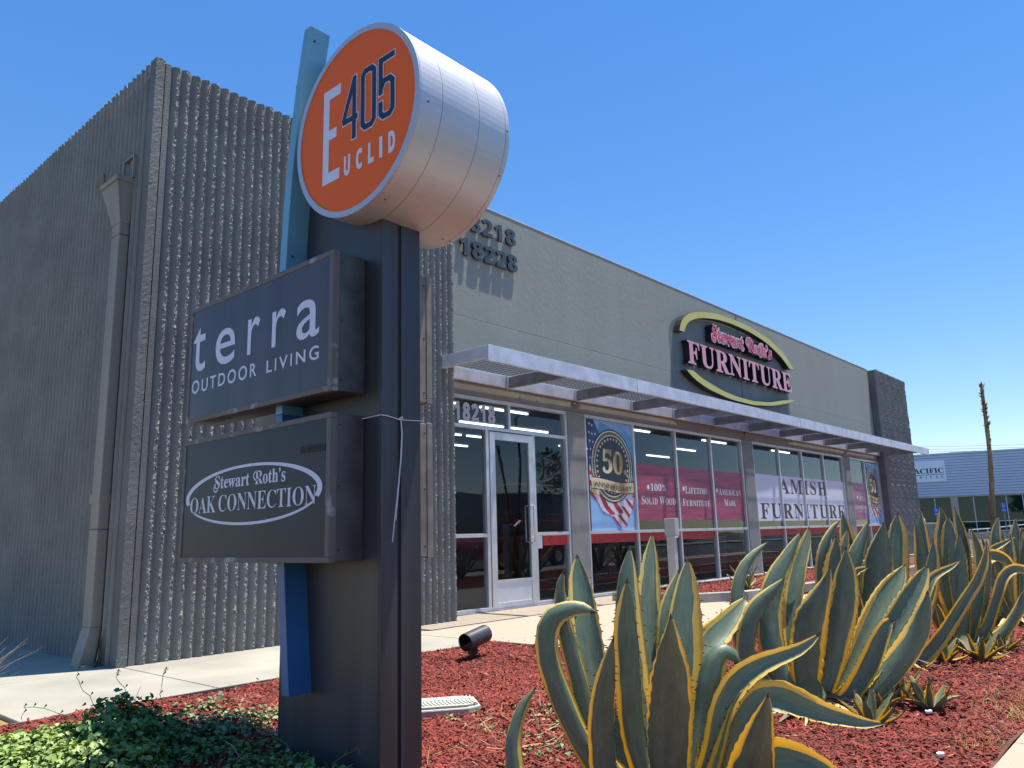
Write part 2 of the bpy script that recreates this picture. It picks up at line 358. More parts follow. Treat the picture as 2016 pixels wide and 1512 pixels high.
def widths(word, style):
    out = []
    for k in range(len(word)):
        w1 = text_raw(sty(word[:k+1], style))[0]; g = text_raw(sty(word[k], style))[0]
        hi = w1[:, 0].max(); out.append((hi-(g[:, 0].max()-g[:, 0].min()), hi))
    return out
def smallcaps(mb, pl, words, u0_, u1_, v0, v1, h, style=SERIF, ratio=.78, off=0, m=0):
    """words: list of strings; the first letter of each is full height"""
    items = []; x = 0.
    for w_ in words:
        for k, ch in enumerate(w_):
            g = text_raw(sty(ch, style), off)[0]; s = 1. if (k == 0 or not ch.isalpha()) else ratio
            gw = (g[:, 0].max()-g[:, 0].min())*s; gh = (g[:, 1].max()-g[:, 1].min())*s; items.append((ch, x, gw, gh, g[:, 1].min()*s)); x += gw+.09
        x += .28
    x -= .37; cap = text_raw(sty('I', style), off)[0]; H = cap[:, 1].max()-cap[:, 1].min()
    for ch, a, gw, gh, lo in items:
        sc = (u1_-u0_)/x; sv = (v1-v0)/H
        text(mb, pl, ch, u0_+a*sc, u0_+(a+gw)*sc, v0+lo*sv, v0+(lo+gh)*sv, h, style, off, m=m)
# ================================================================== SETTING
struct(bx('ground', (-150, -150, -.5), (250, 200, -.05), 'asphalt'))
# mulch bed (undulating sheet)
def height(x, y):
    return .012*np.sin(x*2.1+1)*np.cos(y*1.7)+.008*np.sin(x*5.3+y*4.1)
def sheet(name, x0, x1, y0, y1, st, z, m, fn=None):
    xs = np.arange(x0, x1+st/2, st); ys = np.arange(y0, y1+st/2, st); X, Y = np.meshgrid(xs, ys); Z = z+(fn(X, Y) if fn else 0*X)
    v = np.stack([X, Y, Z], -1).reshape(-1, 3); nx = len(xs); f = []
    for j in range(len(ys)-1):
        for i in range(nx-1): a = j*nx+i; f.append((a, a+1, a+nx+1, a+nx))
    me = bpy.data.meshes.new(name); me.from_pydata(v.tolist(), [], f)
    for p in me.polygons: p.use_smooth = True
    return struct(mobj(name, me, None, [m]))
sheet('mulch_bed', -3., 31., .84, 5.34, .2, -.004, 'soil', height)
def slabs(name, cells, z0, z1, m, gap=.006):
    root = link(bpy.data.objects.new(name, None)); root['kind'] = 'structure'
    for (x0, x1, y0, y1) in cells:
        bx('slab', (x0+gap, y0+gap, z0), (x1-gap, y1-gap, z1), m, root, bevel=.005)
    return root
# front walk (concrete) : long slabs along the fluted wall, wrapping round its left side
cells = [(1.69, 2.93, 5.36, 7.0), (2.93, 5.70, 5.40, 7.02)]
yy = 7.0
while yy < 15: cells.append((1.69, 2.93, yy, yy+1.6)); yy += 1.6
slabs('front_walk', cells, -.06, .004, 'conc')
cells = []
xe = [5.70, 7.25, 8.9, 10.4, 12.0]; ye = [4.06, 5.25, 6.4, 7.5]
for a, b in zip(xe[:-1], xe[1:]):
    for c, d in zip(ye[:-1], ye[1:]):
        cells.append((a, b, c, d))
slabs('entry_paving', cells, -.06, .006, 'aggr', .004)
slabs('store_front_walk', [(12.0+k*1.6, 13.6+k*1.6, 6.9, 7.5) for k in range(10)], -.06, .008, 'conc')
# steel edging between beds and paving
struct(bx('bed_edging', (1.55, 5.335, -.05), (5.69, 5.36, .012), 'curbed'))
struct(bx('bed_edging', (5.68, 4.03, -.05), (5.70, 5.34, .012), 'curbed'))
# right-hand sidewalk and the street behind the camera (seen in the glass)
slabs('sidewalk', [(1.9+k*1.22-8*1.22, 1.9+(k+1)*1.22-8*1.22, -.75, .83) for k in range(34)], -.06, .012, 'walkp', .004)
struct(bx('street_kerb', (-20, -.92, -.2), (60, -.76, .0), 'kerb', bevel=.01))
struct(bx('street', (-60, -13, -.3), (90, -.93, -.045), 'asphalt'))
for k in range(12): struct(bx('lane_marking', (-24+k*6, -7.1, -.05), (-21+k*6, -6.98, -.041), 'white'))
struct(bx('far_sidewalk', (-60, -16, -.06), (90, -13, .05), 'conc'))
struct(bx('verge', (-60, -22, -.06), (90, -16.01, .06), 'asphalt'))
# dry bed left of the walk
struct(bx('dry_bed', (-6, 5.34, -.04), (1.68, 20, -.02), 'moss'))
# planter with kerb under the windows
pl_poly = [(9.93, 6.02), (10.06, 5.54), (10.72, 5.09), (13.2, 4.86), (26.5, 4.80), (26.5, 6.86), (9.93, 6.86)]
inner = [(10.06, 6.05), (10.18, 5.62), (10.80, 5.22), (13.2, 5.00), (26.36, 4.94), (26.36, 6.72), (10.06, 6.72)]
kr = link(bpy.data.objects.new('planter_kerb', None)); kr['kind'] = 'structure'
for i in range(len(pl_poly)):
    a, b = Vector(pl_poly[i]), Vector(pl_poly[(i+1) % 7]); c, d = Vector(inner[(i+1) % 7]), Vector(inner[i]); n = max(1, round((b-a).length/1.3))
    for k in range(n):
        t0, t1 = k/n+.002, (k+1)/n-.002
        P = [a.lerp(b, t0), a.lerp(b, t1), d.lerp(c, t1), d.lerp(c, t0)]
        MB().prism([(p.x, p.y, 0) for p in P], (0, 0, .13)).obj('kerb_stone', 'kerb', kr, .006)
struct(MB().prism([(x, y, .0) for x, y in inner], (0, 0, .10)).obj('planter_bed', 'soil'))

# bark chips : real geometry, one heap of stuff
def in_bed(x, y):
    a = (y > .86) & (y < 5.32) & (x > .2) & ~((x > 5.66) & (y > 4.0))
    return a
def chips(name, n, xr, yr, size, z0, test, mats=('chips', 'chipl'), pale=.03, zf=None):
    x = RNG.uniform(*xr, n); y = RNG.uniform(*yr, n); k = test(x, y); x, y = x[k], y[k]; n = len(x)
    L_ = RNG.uniform(.5, 1.3, n)*size; W_ = L_*RNG.uniform(.14, .38, n); H_ = W_*RNG.uniform(.25, .6, n)
    yawv = RNG.uniform(0, 2*PI, n); pit = RNG.normal(0, .32, n); rol = RNG.normal(0, .5, n)
    cy, sy, cp, sp, cr, sr = np.cos(yawv), np.sin(yawv), np.cos(pit), np.sin(pit), np.cos(rol), np.sin(rol)
    ax = np.stack([cy*cp, sy*cp, sp], -1); ay = np.stack([-sy*cr+cy*sp*sr, cy*cr+sy*sp*sr, -cp*sr], -1); az = np.cross(ax, ay)
    c = np.stack([x, y, z0+(zf(x, y) if zf else 0)+RNG.uniform(.0, .012, n)+np.abs(sp)*L_*.3], -1)
    loc = np.array([[-1, -.6, -1], [1, -1, -1], [.8, 1, -1], [-.9, .8, -1], [-.8, -.6, 1], [.9, -.8, 1], [.7, .8, 1], [-1, .6, 1]])*.5
    V = c[:, None]+loc[None, :, 0:1]*(L_[:, None, None]*ax[:, None])+loc[None, :, 1:2]*(W_[:, None, None]*ay[:, None])+loc[None, :, 2:3]*(H_[:, None, None]*az[:, None])
    F = np.array([(4, 5, 6, 7), (0, 1, 5, 4), (1, 2, 6, 5), (2, 3, 7, 6), (3, 0, 4, 7)])
    F = (F[None]+8*np.arange(n)[:, None, None]).reshape(-1, 4)
    mi = np.repeat((RNG.uniform(0, 1, n) < pale).astype(int), 5)
    return quadmesh(name, V.reshape(-1, 3), F, mats, mi)
def quadmesh(name, V, F, mats, mi=None, uv=None):
    me = bpy.data.meshes.new(name); me.vertices.add(len(V)); me.vertices.foreach_set('co', np.asarray(V, 'f').ravel())
    k = F.shape[1]; me.loops.add(F.size); me.loops.foreach_set('vertex_index', F.ravel().astype('i')); me.polygons.add(len(F))
    me.polygons.foreach_set('loop_start', np.arange(0, F.size, k, dtype='i'))
    try: me.polygons.foreach_set('loop_total', np.full(len(F), k, 'i'))
    except Exception: pass
    if mi is not None: me.polygons.foreach_set('material_index', np.asarray(mi, 'i'))
    me.update(calc_edges=True); me.validate()
    return mobj(name, me, None, list(mats))
for nm, n, xr, yr, sz in (('bark_mulch', 46000, (.9, 4.6), (.86, 4.2), .033), ('bark_mulch', 42000, (.5, 6.0), (2.6, 5.32), .037), ('bark_mulch', 34000, (4.4, 9.5), (.86, 4.0), .038), ('bark_mulch', 18000, (9.5, 20), (.86, 4.0), .05)):
    o = chips(nm, n, xr, yr, sz, .0, in_bed, zf=height); o['kind'] = 'stuff'
o = chips('stray_bark', 420, (1.7, 5.9), (3.9, 5.62), .024, .006, lambda x, y: ((y > 5.36) & (RNG.uniform(0, 1, len(x)) < np.exp(-(y-5.36)/.08))) | ((x > 5.70) & (RNG.uniform(0, 1, len(x)) < np.exp(-(x-5.70)/.07)))); o['kind'] = 'stuff'
def in_pl(x, y): return (y > 5.3-(x < 11)*(x-11)*.55) & (y < 6.7) & (x > 10.1)
o = chips('bark_mulch', 9000, (10.1, 20), (5.1, 6.7), .05, .105, in_pl); o['kind'] = 'stuff'

# ================================================================== STORE BUILDING
bld = thing('furniture_store', 'grey single storey store with fluted concrete end blocks and long window front', 'building', (10, 7.43, 0))
XL, YF, YB = 2.915, 7.03, 24.0
H1 = 5.64
# --- rib meshes
PITCH = .1035
def rib_mesh(name, H, nz, amp, seed, depth=.043, jag=.012, p=PITCH):
    g = np.random.default_rng(seed)
    prof = np.array([(-.5, .0), (-.42, .02), (-.29, .42), (-.14, .82), (-.01, 1.0), (.10, .94), (.20, .80), (.29, .62), (.345, .30), (.40, .03), (.5, .0)])
    wgt = np.array([0, .03, .06, .12, .55, 1.05, 1.15, 1.1, .5, .08, 0]); k = len(prof); z = np.linspace(0, H, nz)
    nx = g.normal(0, 1, (nz, k)); ny = g.normal(0, 1, (nz, k)); nzv = g.normal(0, 1, (nz, k))
    low = np.interp(np.arange(nz), np.arange(0, nz+6, 6), g.normal(0, 1, len(np.arange(0, nz+6, 6))))
    X = prof[None, :, 0]*p+nx*amp*.12*wgt; Y = -prof[None, :, 1]*depth-ny*amp*wgt-low[:, None]*amp*.12*wgt; Z = np.repeat(z[:, None], k, 1)+nzv*(H/nz)*.28*wgt
    Z[0] = 0; Z[-1] = H-np.abs(g.normal(0, jag, k))*wgt-.0
    Z[-1] += g.uniform(-.012, .008)
    V = np.stack([X, Y, Z], -1).reshape(-1, 3).tolist(); F = []
    for j in range(nz-1):
        for i in range(k-1):
            a = j*k+i
            if (i+j) % 2: F += [(a, a+1, a+k), (a+1, a+k+1, a+k)]
            else: F += [(a, a+1, a+k+1), (a, a+k+1, a+k)]
    V.append((0, .0, H-.004)); c = len(V)-1
    F += [(c, (nz-1)*k+i, (nz-1)*k+i+1) for i in range(k-1)]
    me = bpy.data.meshes.new(name); me.from_pydata(V, [], F); me.materials.append(MT['rib']); return me
RIB = [rib_mesh('rib', H1, 340, .0064, 30+i) for i in range(6)]
RIBS = [rib_mesh('rib', H1, 200, .0014, 60+i, .058) for i in range(5)]
RIBF = [rib_mesh('rib', 5.80, 120, .011, 80+i) for i in range(4)]
def rib_run(parent, meshes, n, start, step, rot):
    for i in range(n):
        o = link(bpy.data.objects.new('rib', meshes[(i*7+i//3) % len(meshes)])); o.parent = parent
        o.matrix_parent_inverse = root_inv(parent)
        o.location = Vector(start)+Vector(step)*i; o.rotation_euler = (0, 0, rot)
# the left-hand block : corner panel, joint, fluted front and fluted side
fw = bx('fluted_front_wall', (2.985, YF, 0), (6.855, YF+.30, H1-.02), 'rib', bld)
rib_run(fw, RIB, 37, (3.085, YF+.001, 0), (PITCH, 0, 0), 0)
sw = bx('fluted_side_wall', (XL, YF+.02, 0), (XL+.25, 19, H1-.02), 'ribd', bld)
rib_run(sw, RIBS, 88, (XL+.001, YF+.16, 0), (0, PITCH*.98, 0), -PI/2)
# rough corner post with the mortar joint beside it
def rough_box(name, a, b, nz, amp, m, parent, seed=1, chip=.0):
    g = np.random.default_rng(seed); (x0, y0, z0), (x1, y1, z1) = a, b; per = []
    nx = max(2, int((x1-x0)/.02)+1); ny = max(2, int((y1-y0)/.02)+1)
    for t in np.linspace(0, 1, nx)[:-1]: per.append((x0+(x1-x0)*t, y0))
    for t in np.linspace(0, 1, ny)[:-1]: per.append((x1, y0+(y1-y0)*t))
    for t in np.linspace(0, 1, nx)[:-1]: per.append((x1-(x1-x0)*t, y1))
    for t in np.linspace(0, 1, ny)[:-1]: per.append((x0, y1-(y1-y0)*t))
    per = np.array(per); k = len(per); z = np.linspace(z0, z1, nz); V = np.zeros((nz, k, 3)); V[..., 0] = per[None, :, 0]; V[..., 1] = per[None, :, 1]; V[..., 2] = z[:, None]
    V += g.normal(0, amp, V.shape); V[0, :, 2] = z0
    F = [(j*k+i, j*k+(i+1) % k, (j+1)*k+(i+1) % k, (j+1)*k+i) for j in range(nz-1) for i in range(k)]+[tuple((nz-1)*k+i for i in range(k))]
    me = bpy.data.meshes.new(name); me.from_pydata(V.reshape(-1, 3).tolist(), [], F); return mobj(name, me, parent, [m])
rough_box('corner_panel', (2.872, 6.985, 0), (2.957, 7.115, H1+.005), 240, .0007, 'ribd', bld, 3)
bx('smooth_strip', (2.975, 7.005, 0), (3.028, 7.04, H1-.01), 'ribd', bld)
bx('corner_joint', (2.95, 7.025, 0), (2.98, 7.06, H1-.02), 'stuccod', bld)
bx('block_roof', (XL+.1, YF+.1, H1-.25), (6.85, 19, H1-.15), 'cream', bld)
bx('block_return_wall', (6.65, YF+.02, 0), (6.853, 7.60, H1-.03), 'rib', bld)
bx('side_wall_core', (XL+.25, 18.8, 0), (26, 19, 5.3), 'stucco', bld)
# --- facade
def fbox(name, u0_, u1_, z0, z1, m, y0=7.43, y1=7.60, bevel=0, parent=None): return bx(name, (u0_, y0, z0), (u1_, y1, z1), m, parent or bld, bevel)
fbox('facade_wall', 6.855, 25.35, 4.034, 5.80, 'stucco', bevel=.004)
fbox('facade_wall', 6.855, 25.35, 3.12, 4.030, 'stucco', bevel=.004)
fbox('groove_back', 6.855, 25.35, 4.02, 4.05, 'stucco', 7.436, 7.58)
fbox('lintel', 6.855, 25.35, 2.925, 3.115, 'beam', 7.436, 7.60, .004)  # wall strip whose shade tint is in its colour
fbox('parapet_cap', 6.855, 25.35, 5.80, 5.818, 'galv', 7.424, 7.64, .003)
fbox('roof', 7.0, 25.4, 5.2, 5.3, 'cream', 7.6, 19)
for a, b in ((9.76, 10.22), (16.0, 16.5), (22.28, 22.80), (25.38, 25.42)):
    fbox('pier', a, b, 0, 2.92, 'pier', 7.425, 7.60, .004)
for a in (9.99, 16.25, 22.54):      # notch under the canopy with its bolted bracket plate
    b = bx('bracket_plate', (a-.10, 7.405, 3.02), (a+.10, 7.434, 3.09), 'galvd', bld, .004)
    for s in (-1, 1): MB().tube([(a+s*.07, 7.406, 3.055), (a+s*.07, 7.385, 3.055)], .012, 8).obj('bolt', 'alu', b)
for a in (8.62, 9.02, 12.9, 19.2): MB().tube([(a, 7.436, 3.0), (a, 7.415, 3.0)], .012, 8).obj('conduit_cap', 'beam', bld)
# dark sign panel painted on the wall
mb = MB(); pts = [(13.15, 3.13), (13.15, 4.90)]+[(16.0+2.85*math.cos(t), 4.85+.72*math.sin(t)) for t in np.linspace(PI, 0, 28)]+[(18.85, 4.9), (18.85, 3.13)]
mb.q(*[FAC.p(a, b, .004) for a, b in pts]); mb.obj('sign_backing_paint', 'stuccod', bld)
bx('wall_joint', (16.20, 7.424, 3.13), (16.225, 7.4255, 5.78), 'seam', bld)
# fluted right-hand block
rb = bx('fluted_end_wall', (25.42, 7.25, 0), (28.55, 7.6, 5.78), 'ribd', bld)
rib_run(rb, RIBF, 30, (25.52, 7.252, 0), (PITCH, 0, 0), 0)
bx('end_block_wall', (28.35, 7.3, 0), (28.55, 19, 5.7), 'stucco', bld)
# --- shop windows
def bar(name, p, a, b): return bx(name, a, b, 'alu', p, .003)
def bay(u0_, u1_, mull, door=False):
    w_ = link(bpy.data.objects.new('window', None)); w_.parent = bld; w_.matrix_parent_inverse = root_inv(bld)
    fr = MB(); y0, y1 = 7.44, 7.53
    fr.box((u0_, y0, 2.865), (u1_, y1, 2.918)); fr.box((u0_, y0, .01), (u1_, y1, .055)); fr.box((u0_, y0, .055), (u0_+.05, y1, 2.865)); fr.box((u1_-.05, y0, .055), (u1_, y1, 2.865))
    return w_, fr, y0, y1
GY = 7.487
def pane(w_, a, b, c, d): return MB().q((a, GY, c), (b, GY, c), (b, GY, d), (a, GY, d)).obj('pane', 'glass', w_, recalc=False)
for u0_, u1_, mull in ((10.22, 16.0, (11.69, 13.15, 14.57)), (16.5, 22.28, (17.95, 19.36, 20.82)), (22.80, 25.38, (24.10,))):
    w_, fr, y0, y1 = bay(u0_, u1_, mull); fr.box((u0_+.05, y0+.002, .985), (u1_-.05, y1, 1.035))
    e = [u0_+.05]+list(mull)+[u1_-.05]
    for m_ in mull: fr.box((m_-.025, y0+.004, .055), (m_+.025, y1, .985)); fr.box((m_-.025, y0+.004, 1.035), (m_+.025, y1, 2.865))
    fr.obj('frame', 'alu', w_, .003)
    for k in range(len(e)-1):
        a = e[k]+(.025 if k else 0); b = e[k+1]-(.025 if k < len(e)-2 else 0)
        pane(w_, a, b, 1.035, 2.865); pane(w_, a, b, .055, .985)
# entrance bay
w_, fr, y0, y1 = bay(6.86, 9.76, ()); 
fr.box((6.91, y0+.002, 2.465), (9.71, y1, 2.515)); fr.box((8.37, y0+.004, 2.515), (8.42, y1, 2.865)); fr.box((7.88, y0+.004, .055), (7.94, y1, 2.465)); fr.box((8.90, y0+.004, .055), (8.95, y1, 2.465))
fr.box((6.91, y0+.006, .985), (7.88, y1, 1.035)); fr.box((8.95, y0+.006, .985), (9.71, y1, 1.035)); fr.obj('frame', 'alu', w_, .003)
for a in ((6.91, 7.88, .055, .985), (6.91, 7.88, 1.035, 2.465), (8.95, 9.71, .055, .985), (8.95, 9.71, 1.035, 2.465), (6.91, 8.37, 2.515, 2.865), (8.42, 9.71, 2.515, 2.865)): pane(w_, *a)
door = link(bpy.data.objects.new('door', None)); door.parent = bld; door.matrix_parent_inverse = root_inv(bld)
d = MB(); d.box((7.95, 7.435, .03), (8.06, 7.48, 2.45)); d.box((8.79, 7.435, .03), (8.89, 7.48, 2.45)); d.box((8.06, 7.437, 2.34), (8.79, 7.48, 2.45)); d.box((8.06, 7.437, .03), (8.79, 7.48, .10)); d.box((8.06, 7.437, .36), (8.79, 7.48, .40))
d.obj('door_frame', 'alu', door, .003); bx('kick_panel', (8.06, 7.446, .10), (8.79, 7.475, .36), 'kick', door)
MB().q((8.06, 7.46, .40), (8.79, 7.46, .40), (8.79, 7.46, 2.34), (8.06, 7.46, 2.34)).obj('pane', 'glass', door, recalc=False)
for yy, s in ((7.375, 1), (7.54, -1)):
    MB().tube([(8.80, 7.44 if s > 0 else 7.48, 1.42), (8.80, yy, 1.42), (8.80, yy, .90), (8.80, 7.44 if s > 0 else 7.48, .90)], .013, 8).obj('handle', 'alu', door, smooth=True)
MB().tube([(8.835, 7.44, .95), (8.835, 7.425, .95)], .022, 12).obj('lock', 'galv', door)
bx('threshold', (6.97, 7.38, .0), (9.76, 7.44, .016), 'galvd', bld)
bx('sill', (10.22, 7.40, .0), (25.38, 7.44, .03), 'pier', bld)
# --- interior
inn = MB(); inn.box((7.0, 7.61, .0), (25.4, 18.8, .012)); inn.obj('shop_floor', 'intfloor', bld)
bx('shop_ceiling', (7.0, 7.61, 3.15), (25.4, 18.8, 3.2), 'intwall', bld)
bx('shop_wall', (6.98, 7.61, 0), (7.1, 18.8, 3.15), 'dark', bld)
for a, b, c, d_ in ((7.0, 9.0, 0, 3.15), (10.4, 12.1, 0, 3.15), (13.1, 25.4, 0, 3.15), (9.0, 10.4, 0, .9), (9.0, 10.4, 2.25, 3.15), (12.1, 13.1, 0, .9), (12.1, 13.1, 2.25, 3.15)):
    bx('shop_wall', (a, 14.0, c), (b, 14.1, d_), 'intwall', bld)
bx('wall_core', (25.25, 7.61, 0), (25.35, 14, 3.15), 'intwall', bld)
for yy, xs in ((8.9, (7.5, 9.3, 13.4, 17.0, 21.)), (10.3, (7.4, 8.8, 10.2, 11.6, 14.5, 18.)), (11.7, (7.6, 9.0, 10.4, 11.8, 15., 19.)), (13.1, (8.2, 9.8, 12.))):
    for x in xs: bx('tube_light', (x, yy-.02, 3.11), (x+1.22, yy+.02, 3.14), 'light', bld)
CABL = ['dim cabinet behind the 100% Solid Wood banner window, left', 'tallest dim cabinet behind the Solid Wood banner', 'dim cabinet behind the American Made banner', 'low dim sideboard behind the left of the Amish banner', 'low dim sideboard behind the right of the Amish banner', 'dim cabinet behind the faded far banner']
for x, y, s, h_ in ((11.2, 9.6, 1.0, 1.9), (13.0, 9.3, .9, 2.1), (14.6, 10.2, 1.2, 1.7), (17.2, 9.2, 1.4, .8), (19.8, 9.4, 1.5, .85), (23.3, 9.2, 1.1, 1.4)):
    f_ = thing('cabinet', CABL.pop(0), 'cabinet', (x, y, .012), 'furniture on the shop floor')
    bx('carcass', (x-s/2, y-.25, .10), (x+s/2, y+.25, h_), 'brown', f_, .01); bx('top', (x-s/2-.03, y-.28, h_), (x+s/2+.03, y+.28, h_+.03), 'tanp', f_, .005)
    for q in (-1, 1): bx('door', (x+q*s/4-s/4+.02, y-.27, .16), (x+q*s/4+s/4-.02, y-.251, h_-.06), 'dark', f_, .004)
# --- canopy
cn = thing('metal_canopy', 'galvanised steel canopy with mesh deck running above the shop windows', 'canopy', (16, 7.4, 3.1))
MB().box((6.63, 6.19, 3.065), (26.3, 6.235, 3.262)).obj('fascia', 'galv', cn, .004)
MB().box((6.98, 7.36, 3.10), (26.2, 7.405, 3.275)).obj('back_beam', 'galv', cn, .003)
for x in (9.9, 16.2, 22.5): bx('splice', (x-.002, 6.188, 3.066), (x+.002, 6.19, 3.26), 'seam', cn)
arms = [6.66, 8.32, 9.95, 11.6, 13.03, 14.6, 16.22, 17.86, 19.3, 20.8, 22.5, 24.1, 25.6]
for i, x in enumerate(arms):
    a = MB(); a.box((x-.04, 6.236, 3.10), (x+.04, 7.36, 3.255)).obj('arm', 'galvd' if i else 'galv', cn, .004)
    if i:
        b = MB(); b.box((x-.075, 7.335, 3.085), (x+.075, 7.36, 3.27)); b.box((x+.04, 7.26, 3.11), (x+.055, 7.335, 3.25)); b.obj('bracket', 'galv', cn, .003)
# expanded metal deck : thin bars
for i in range(len(arms)-1):
    x0, x1 = arms[i]+.04, arms[i+1]-.04; g = MB()
    if i % 1 == 0:
        k = 0; st = .060
        for y in np.arange(6.28, 7.34, st): g.box((x0, y, 3.262), (x1, y+.009, 3.270))
        for x in np.arange(x0, x1, .11): g.box((x, 6.27, 3.2705), (x+.007, 7.34, 3.278))
    o = g.obj('deck_mesh', 'vmesh', cn); o['kind'] = 'stuff'

# --- downspout
dp = thing('downspout', 'painted grey downspout with flared box head on the shaded fluted wall', 'downspout', (2.82, 7.42, 0))
def frustum(z0, r0_, z1, r1_):
    m_ = MB(); a = [(r0_[0], r0_[2], z0), (r0_[1], r0_[2], z0), (r0_[1], r0_[3], z0), (r0_[0], r0_[3], z0)]; b = [(r1_[0], r1_[2], z1), (r1_[1], r1_[2], z1), (r1_[1], r1_[3], z1), (r1_[0], r1_[3], z1)]
    m_.v += a+b
    for f in ((0, 3, 2, 1), (4, 5, 6, 7), (0, 1, 5, 4), (1, 2, 6, 5), (2, 3, 7, 6), (3, 0, 4, 7)): m_.f.append(f); m_.m.append(0)
    return m_
PX0, PX1, PY0, PY1 = 2.775, 2.868, 7.33, 7.515
frustum(4.02, (PX0, PX1, PY0, PY1), 4.42, (2.715, 2.868, 7.295, 7.675)).obj('hopper', 'pipe', dp, .004)
lip = MB()
for a, b in (((2.70, 7.28, 4.42), (2.72, 7.69, 4.475)), ((2.85, 7.28, 4.42), (2.868, 7.69, 4.475)), ((2.72, 7.28, 4.42), (2.85, 7.30, 4.475)), ((2.72, 7.67, 4.42), (2.85, 7.69, 4.475))): lip.box(a, b)
lip.obj('hopper_rim', 'pipe', dp, .004)
for z0, z1 in ((.32, 1.15), (1.155, 3.9), (3.905, 4.02)): bx('pipe', (PX0, PY0, z0), (PX1, PY1, z1), 'pipe', dp, .008)
MB().prism([(PX0, PY0, .32), (PX1, PY0, .32), (PX1-.04, PY0, .0), (PX0-.075, PY0, .0)], (0, PY1-PY0, 0)).obj('shoe', 'pipe', dp, .006)
bx('strap', (PX0-.004, PY0-.004, 1.38), (PX1, PY1+.03, 1.46), 'pipe', dp, .002)
sc_ = thing('scupper', 'square metal roof scupper opening beside the downspout head', 'scupper', (2.87, 7.35, 4.5))
s = MB()
for a, b in (((2.835, 7.27, 4.48), (2.92, 7.29, 4.72)), ((2.835, 7.50, 4.48), (2.92, 7.52, 4.72)), ((2.835, 7.29, 4.70), (2.92, 7.50, 4.72)), ((2.835, 7.29, 4.48), (2.92, 7.50, 4.50))): s.box(a, b)
s.obj('scupper_frame', 'pipe', sc_, .002); bx('opening', (2.90, 7.29, 4.50), (2.915, 7.50, 4.70), 'dark', sc_)
t = thing('overflow_pipe', 'short brown overflow pipe end left of the downspout head', 'overflow pipe', (2.85, 8.1, 4.72)); MB().tube([(2.84, 8.08, 4.70), (2.92, 8.08, 4.70)], .085, 20).obj('pipe', 'stalkt', t)
# ================================================================== SIGNS ON THE STORE
# wall numerals
for body, z0, z1, x0, x1, lab in (('18218', 5.335, 5.60, 7.30, 8.58, 'upper row of dark address numerals 18218 on the grey wall'), ('18228', 4.925, 5.19, 7.345, 8.605, 'lower row of peeling address numerals 18228 on the grey wall')):
    t = thing('address_numerals', lab, 'address numerals', (8, 7.4, z0), 'address numerals on the store wall')
    ws = widths(body, SANSB); sc_w = (x1-x0)/ws[-1][1]
    for ch, (a, b) in zip(body, ws):
        mb = MB(); text(mb, FAC, ch, x0+a*sc_w, x0+b*sc_w, z0, z1, .036, SANSB, .02, .028, 0, 1); mb.obj('numeral', ['numr', 'black'], t)
# door numerals (vinyl on the transom glass)
t = thing('door_numerals', 'pale grey numerals 18218 on the glass above the door', 'address numerals', (7.7, 7.48, 2.56))
ws = widths('18218', SANSB); sw_ = .84/ws[-1][1]
for ch, (a, b) in zip('18218', ws):
    mb = MB(); text(mb, FAC, ch, 7.29+a*sw_, 7.29+b*sw_, 2.565, 2.825, -.053, SANSB, .035); mb.obj('numeral', 'dnum', t)

# main wall sign
ws_ = thing('wall_sign', 'channel letter wall sign with pink letters and two yellow arcs', 'store sign', (16, 7.3, 4.4))
word = 'FURNITURE'; W_ = widths(word, SERIF); x0, x1 = 13.53, 18.69; k = (x1-x0)/W_[-1][1]
for ch, (a, b) in zip(word, W_):
    mb = MB(); text(mb, FAC, ch, x0+a*k, x0+b*k, 4.245, 4.715, .10, SERIF, .012, .13, 0, 1); o = mb.obj('letter', ['pink', 'black'], ws_)
    cb = MB()
    cx_ = x0+(a+b)/2*k
    for q in (-.12, .15): cb.box((cx_+q-.02, 7.355, 4.232), (cx_+q+.02, 7.385, 4.246))
    cb.obj('clip', 'alu', o)
for word, xa, xb in (('Stewart', 14.66, 16.17), ('Roth\u2019s', 16.37, 17.66)):
    bb = MB(); text(bb, FAC, word, xa-.03, xb+.03, 4.875, 5.26, .09, SERIF, .07, .13, 0, 1); c = bb.obj('script_backing', ['pinkl', 'black'], ws_)
    mb = MB(); text(mb, FAC, word, xa+.01, xb-.01, 4.91, 5.225, .159, SERIF, .012); mb.obj('script_lettering', 'red', c)
    sw2 = MB()
    if word[0] == 'R':
        P_ = [(16.42+.14*math.cos(t)*(1-.5*(t-PI/2)/5), 5.12+.11*math.sin(t)*(1-.5*(t-PI/2)/5)) for t in np.linspace(PI/2, PI/2+5, 14)]; P_ = [(16.56, 5.245)]+P_
    else:
        P_ = [(14.72+.10*math.cos(t)*(1-.1*(-t)), 4.965+.10*math.sin(t)*(1-.1*(-t))) for t in np.linspace(-.3, -5, 14)]; P_ = [(14.86, 5.0)]+P_
    for q in stroke(P_, .07): flat(sw2, FAC, [tuple(a) for a in q], .1585)
    sw2.obj('swash_outline', 'pinkl', c)
    sw3 = MB()
    for q in stroke(P_, .035): flat(sw3, FAC, [tuple(a) for a in q], .1605)
    sw3.obj('swash', 'red', c)
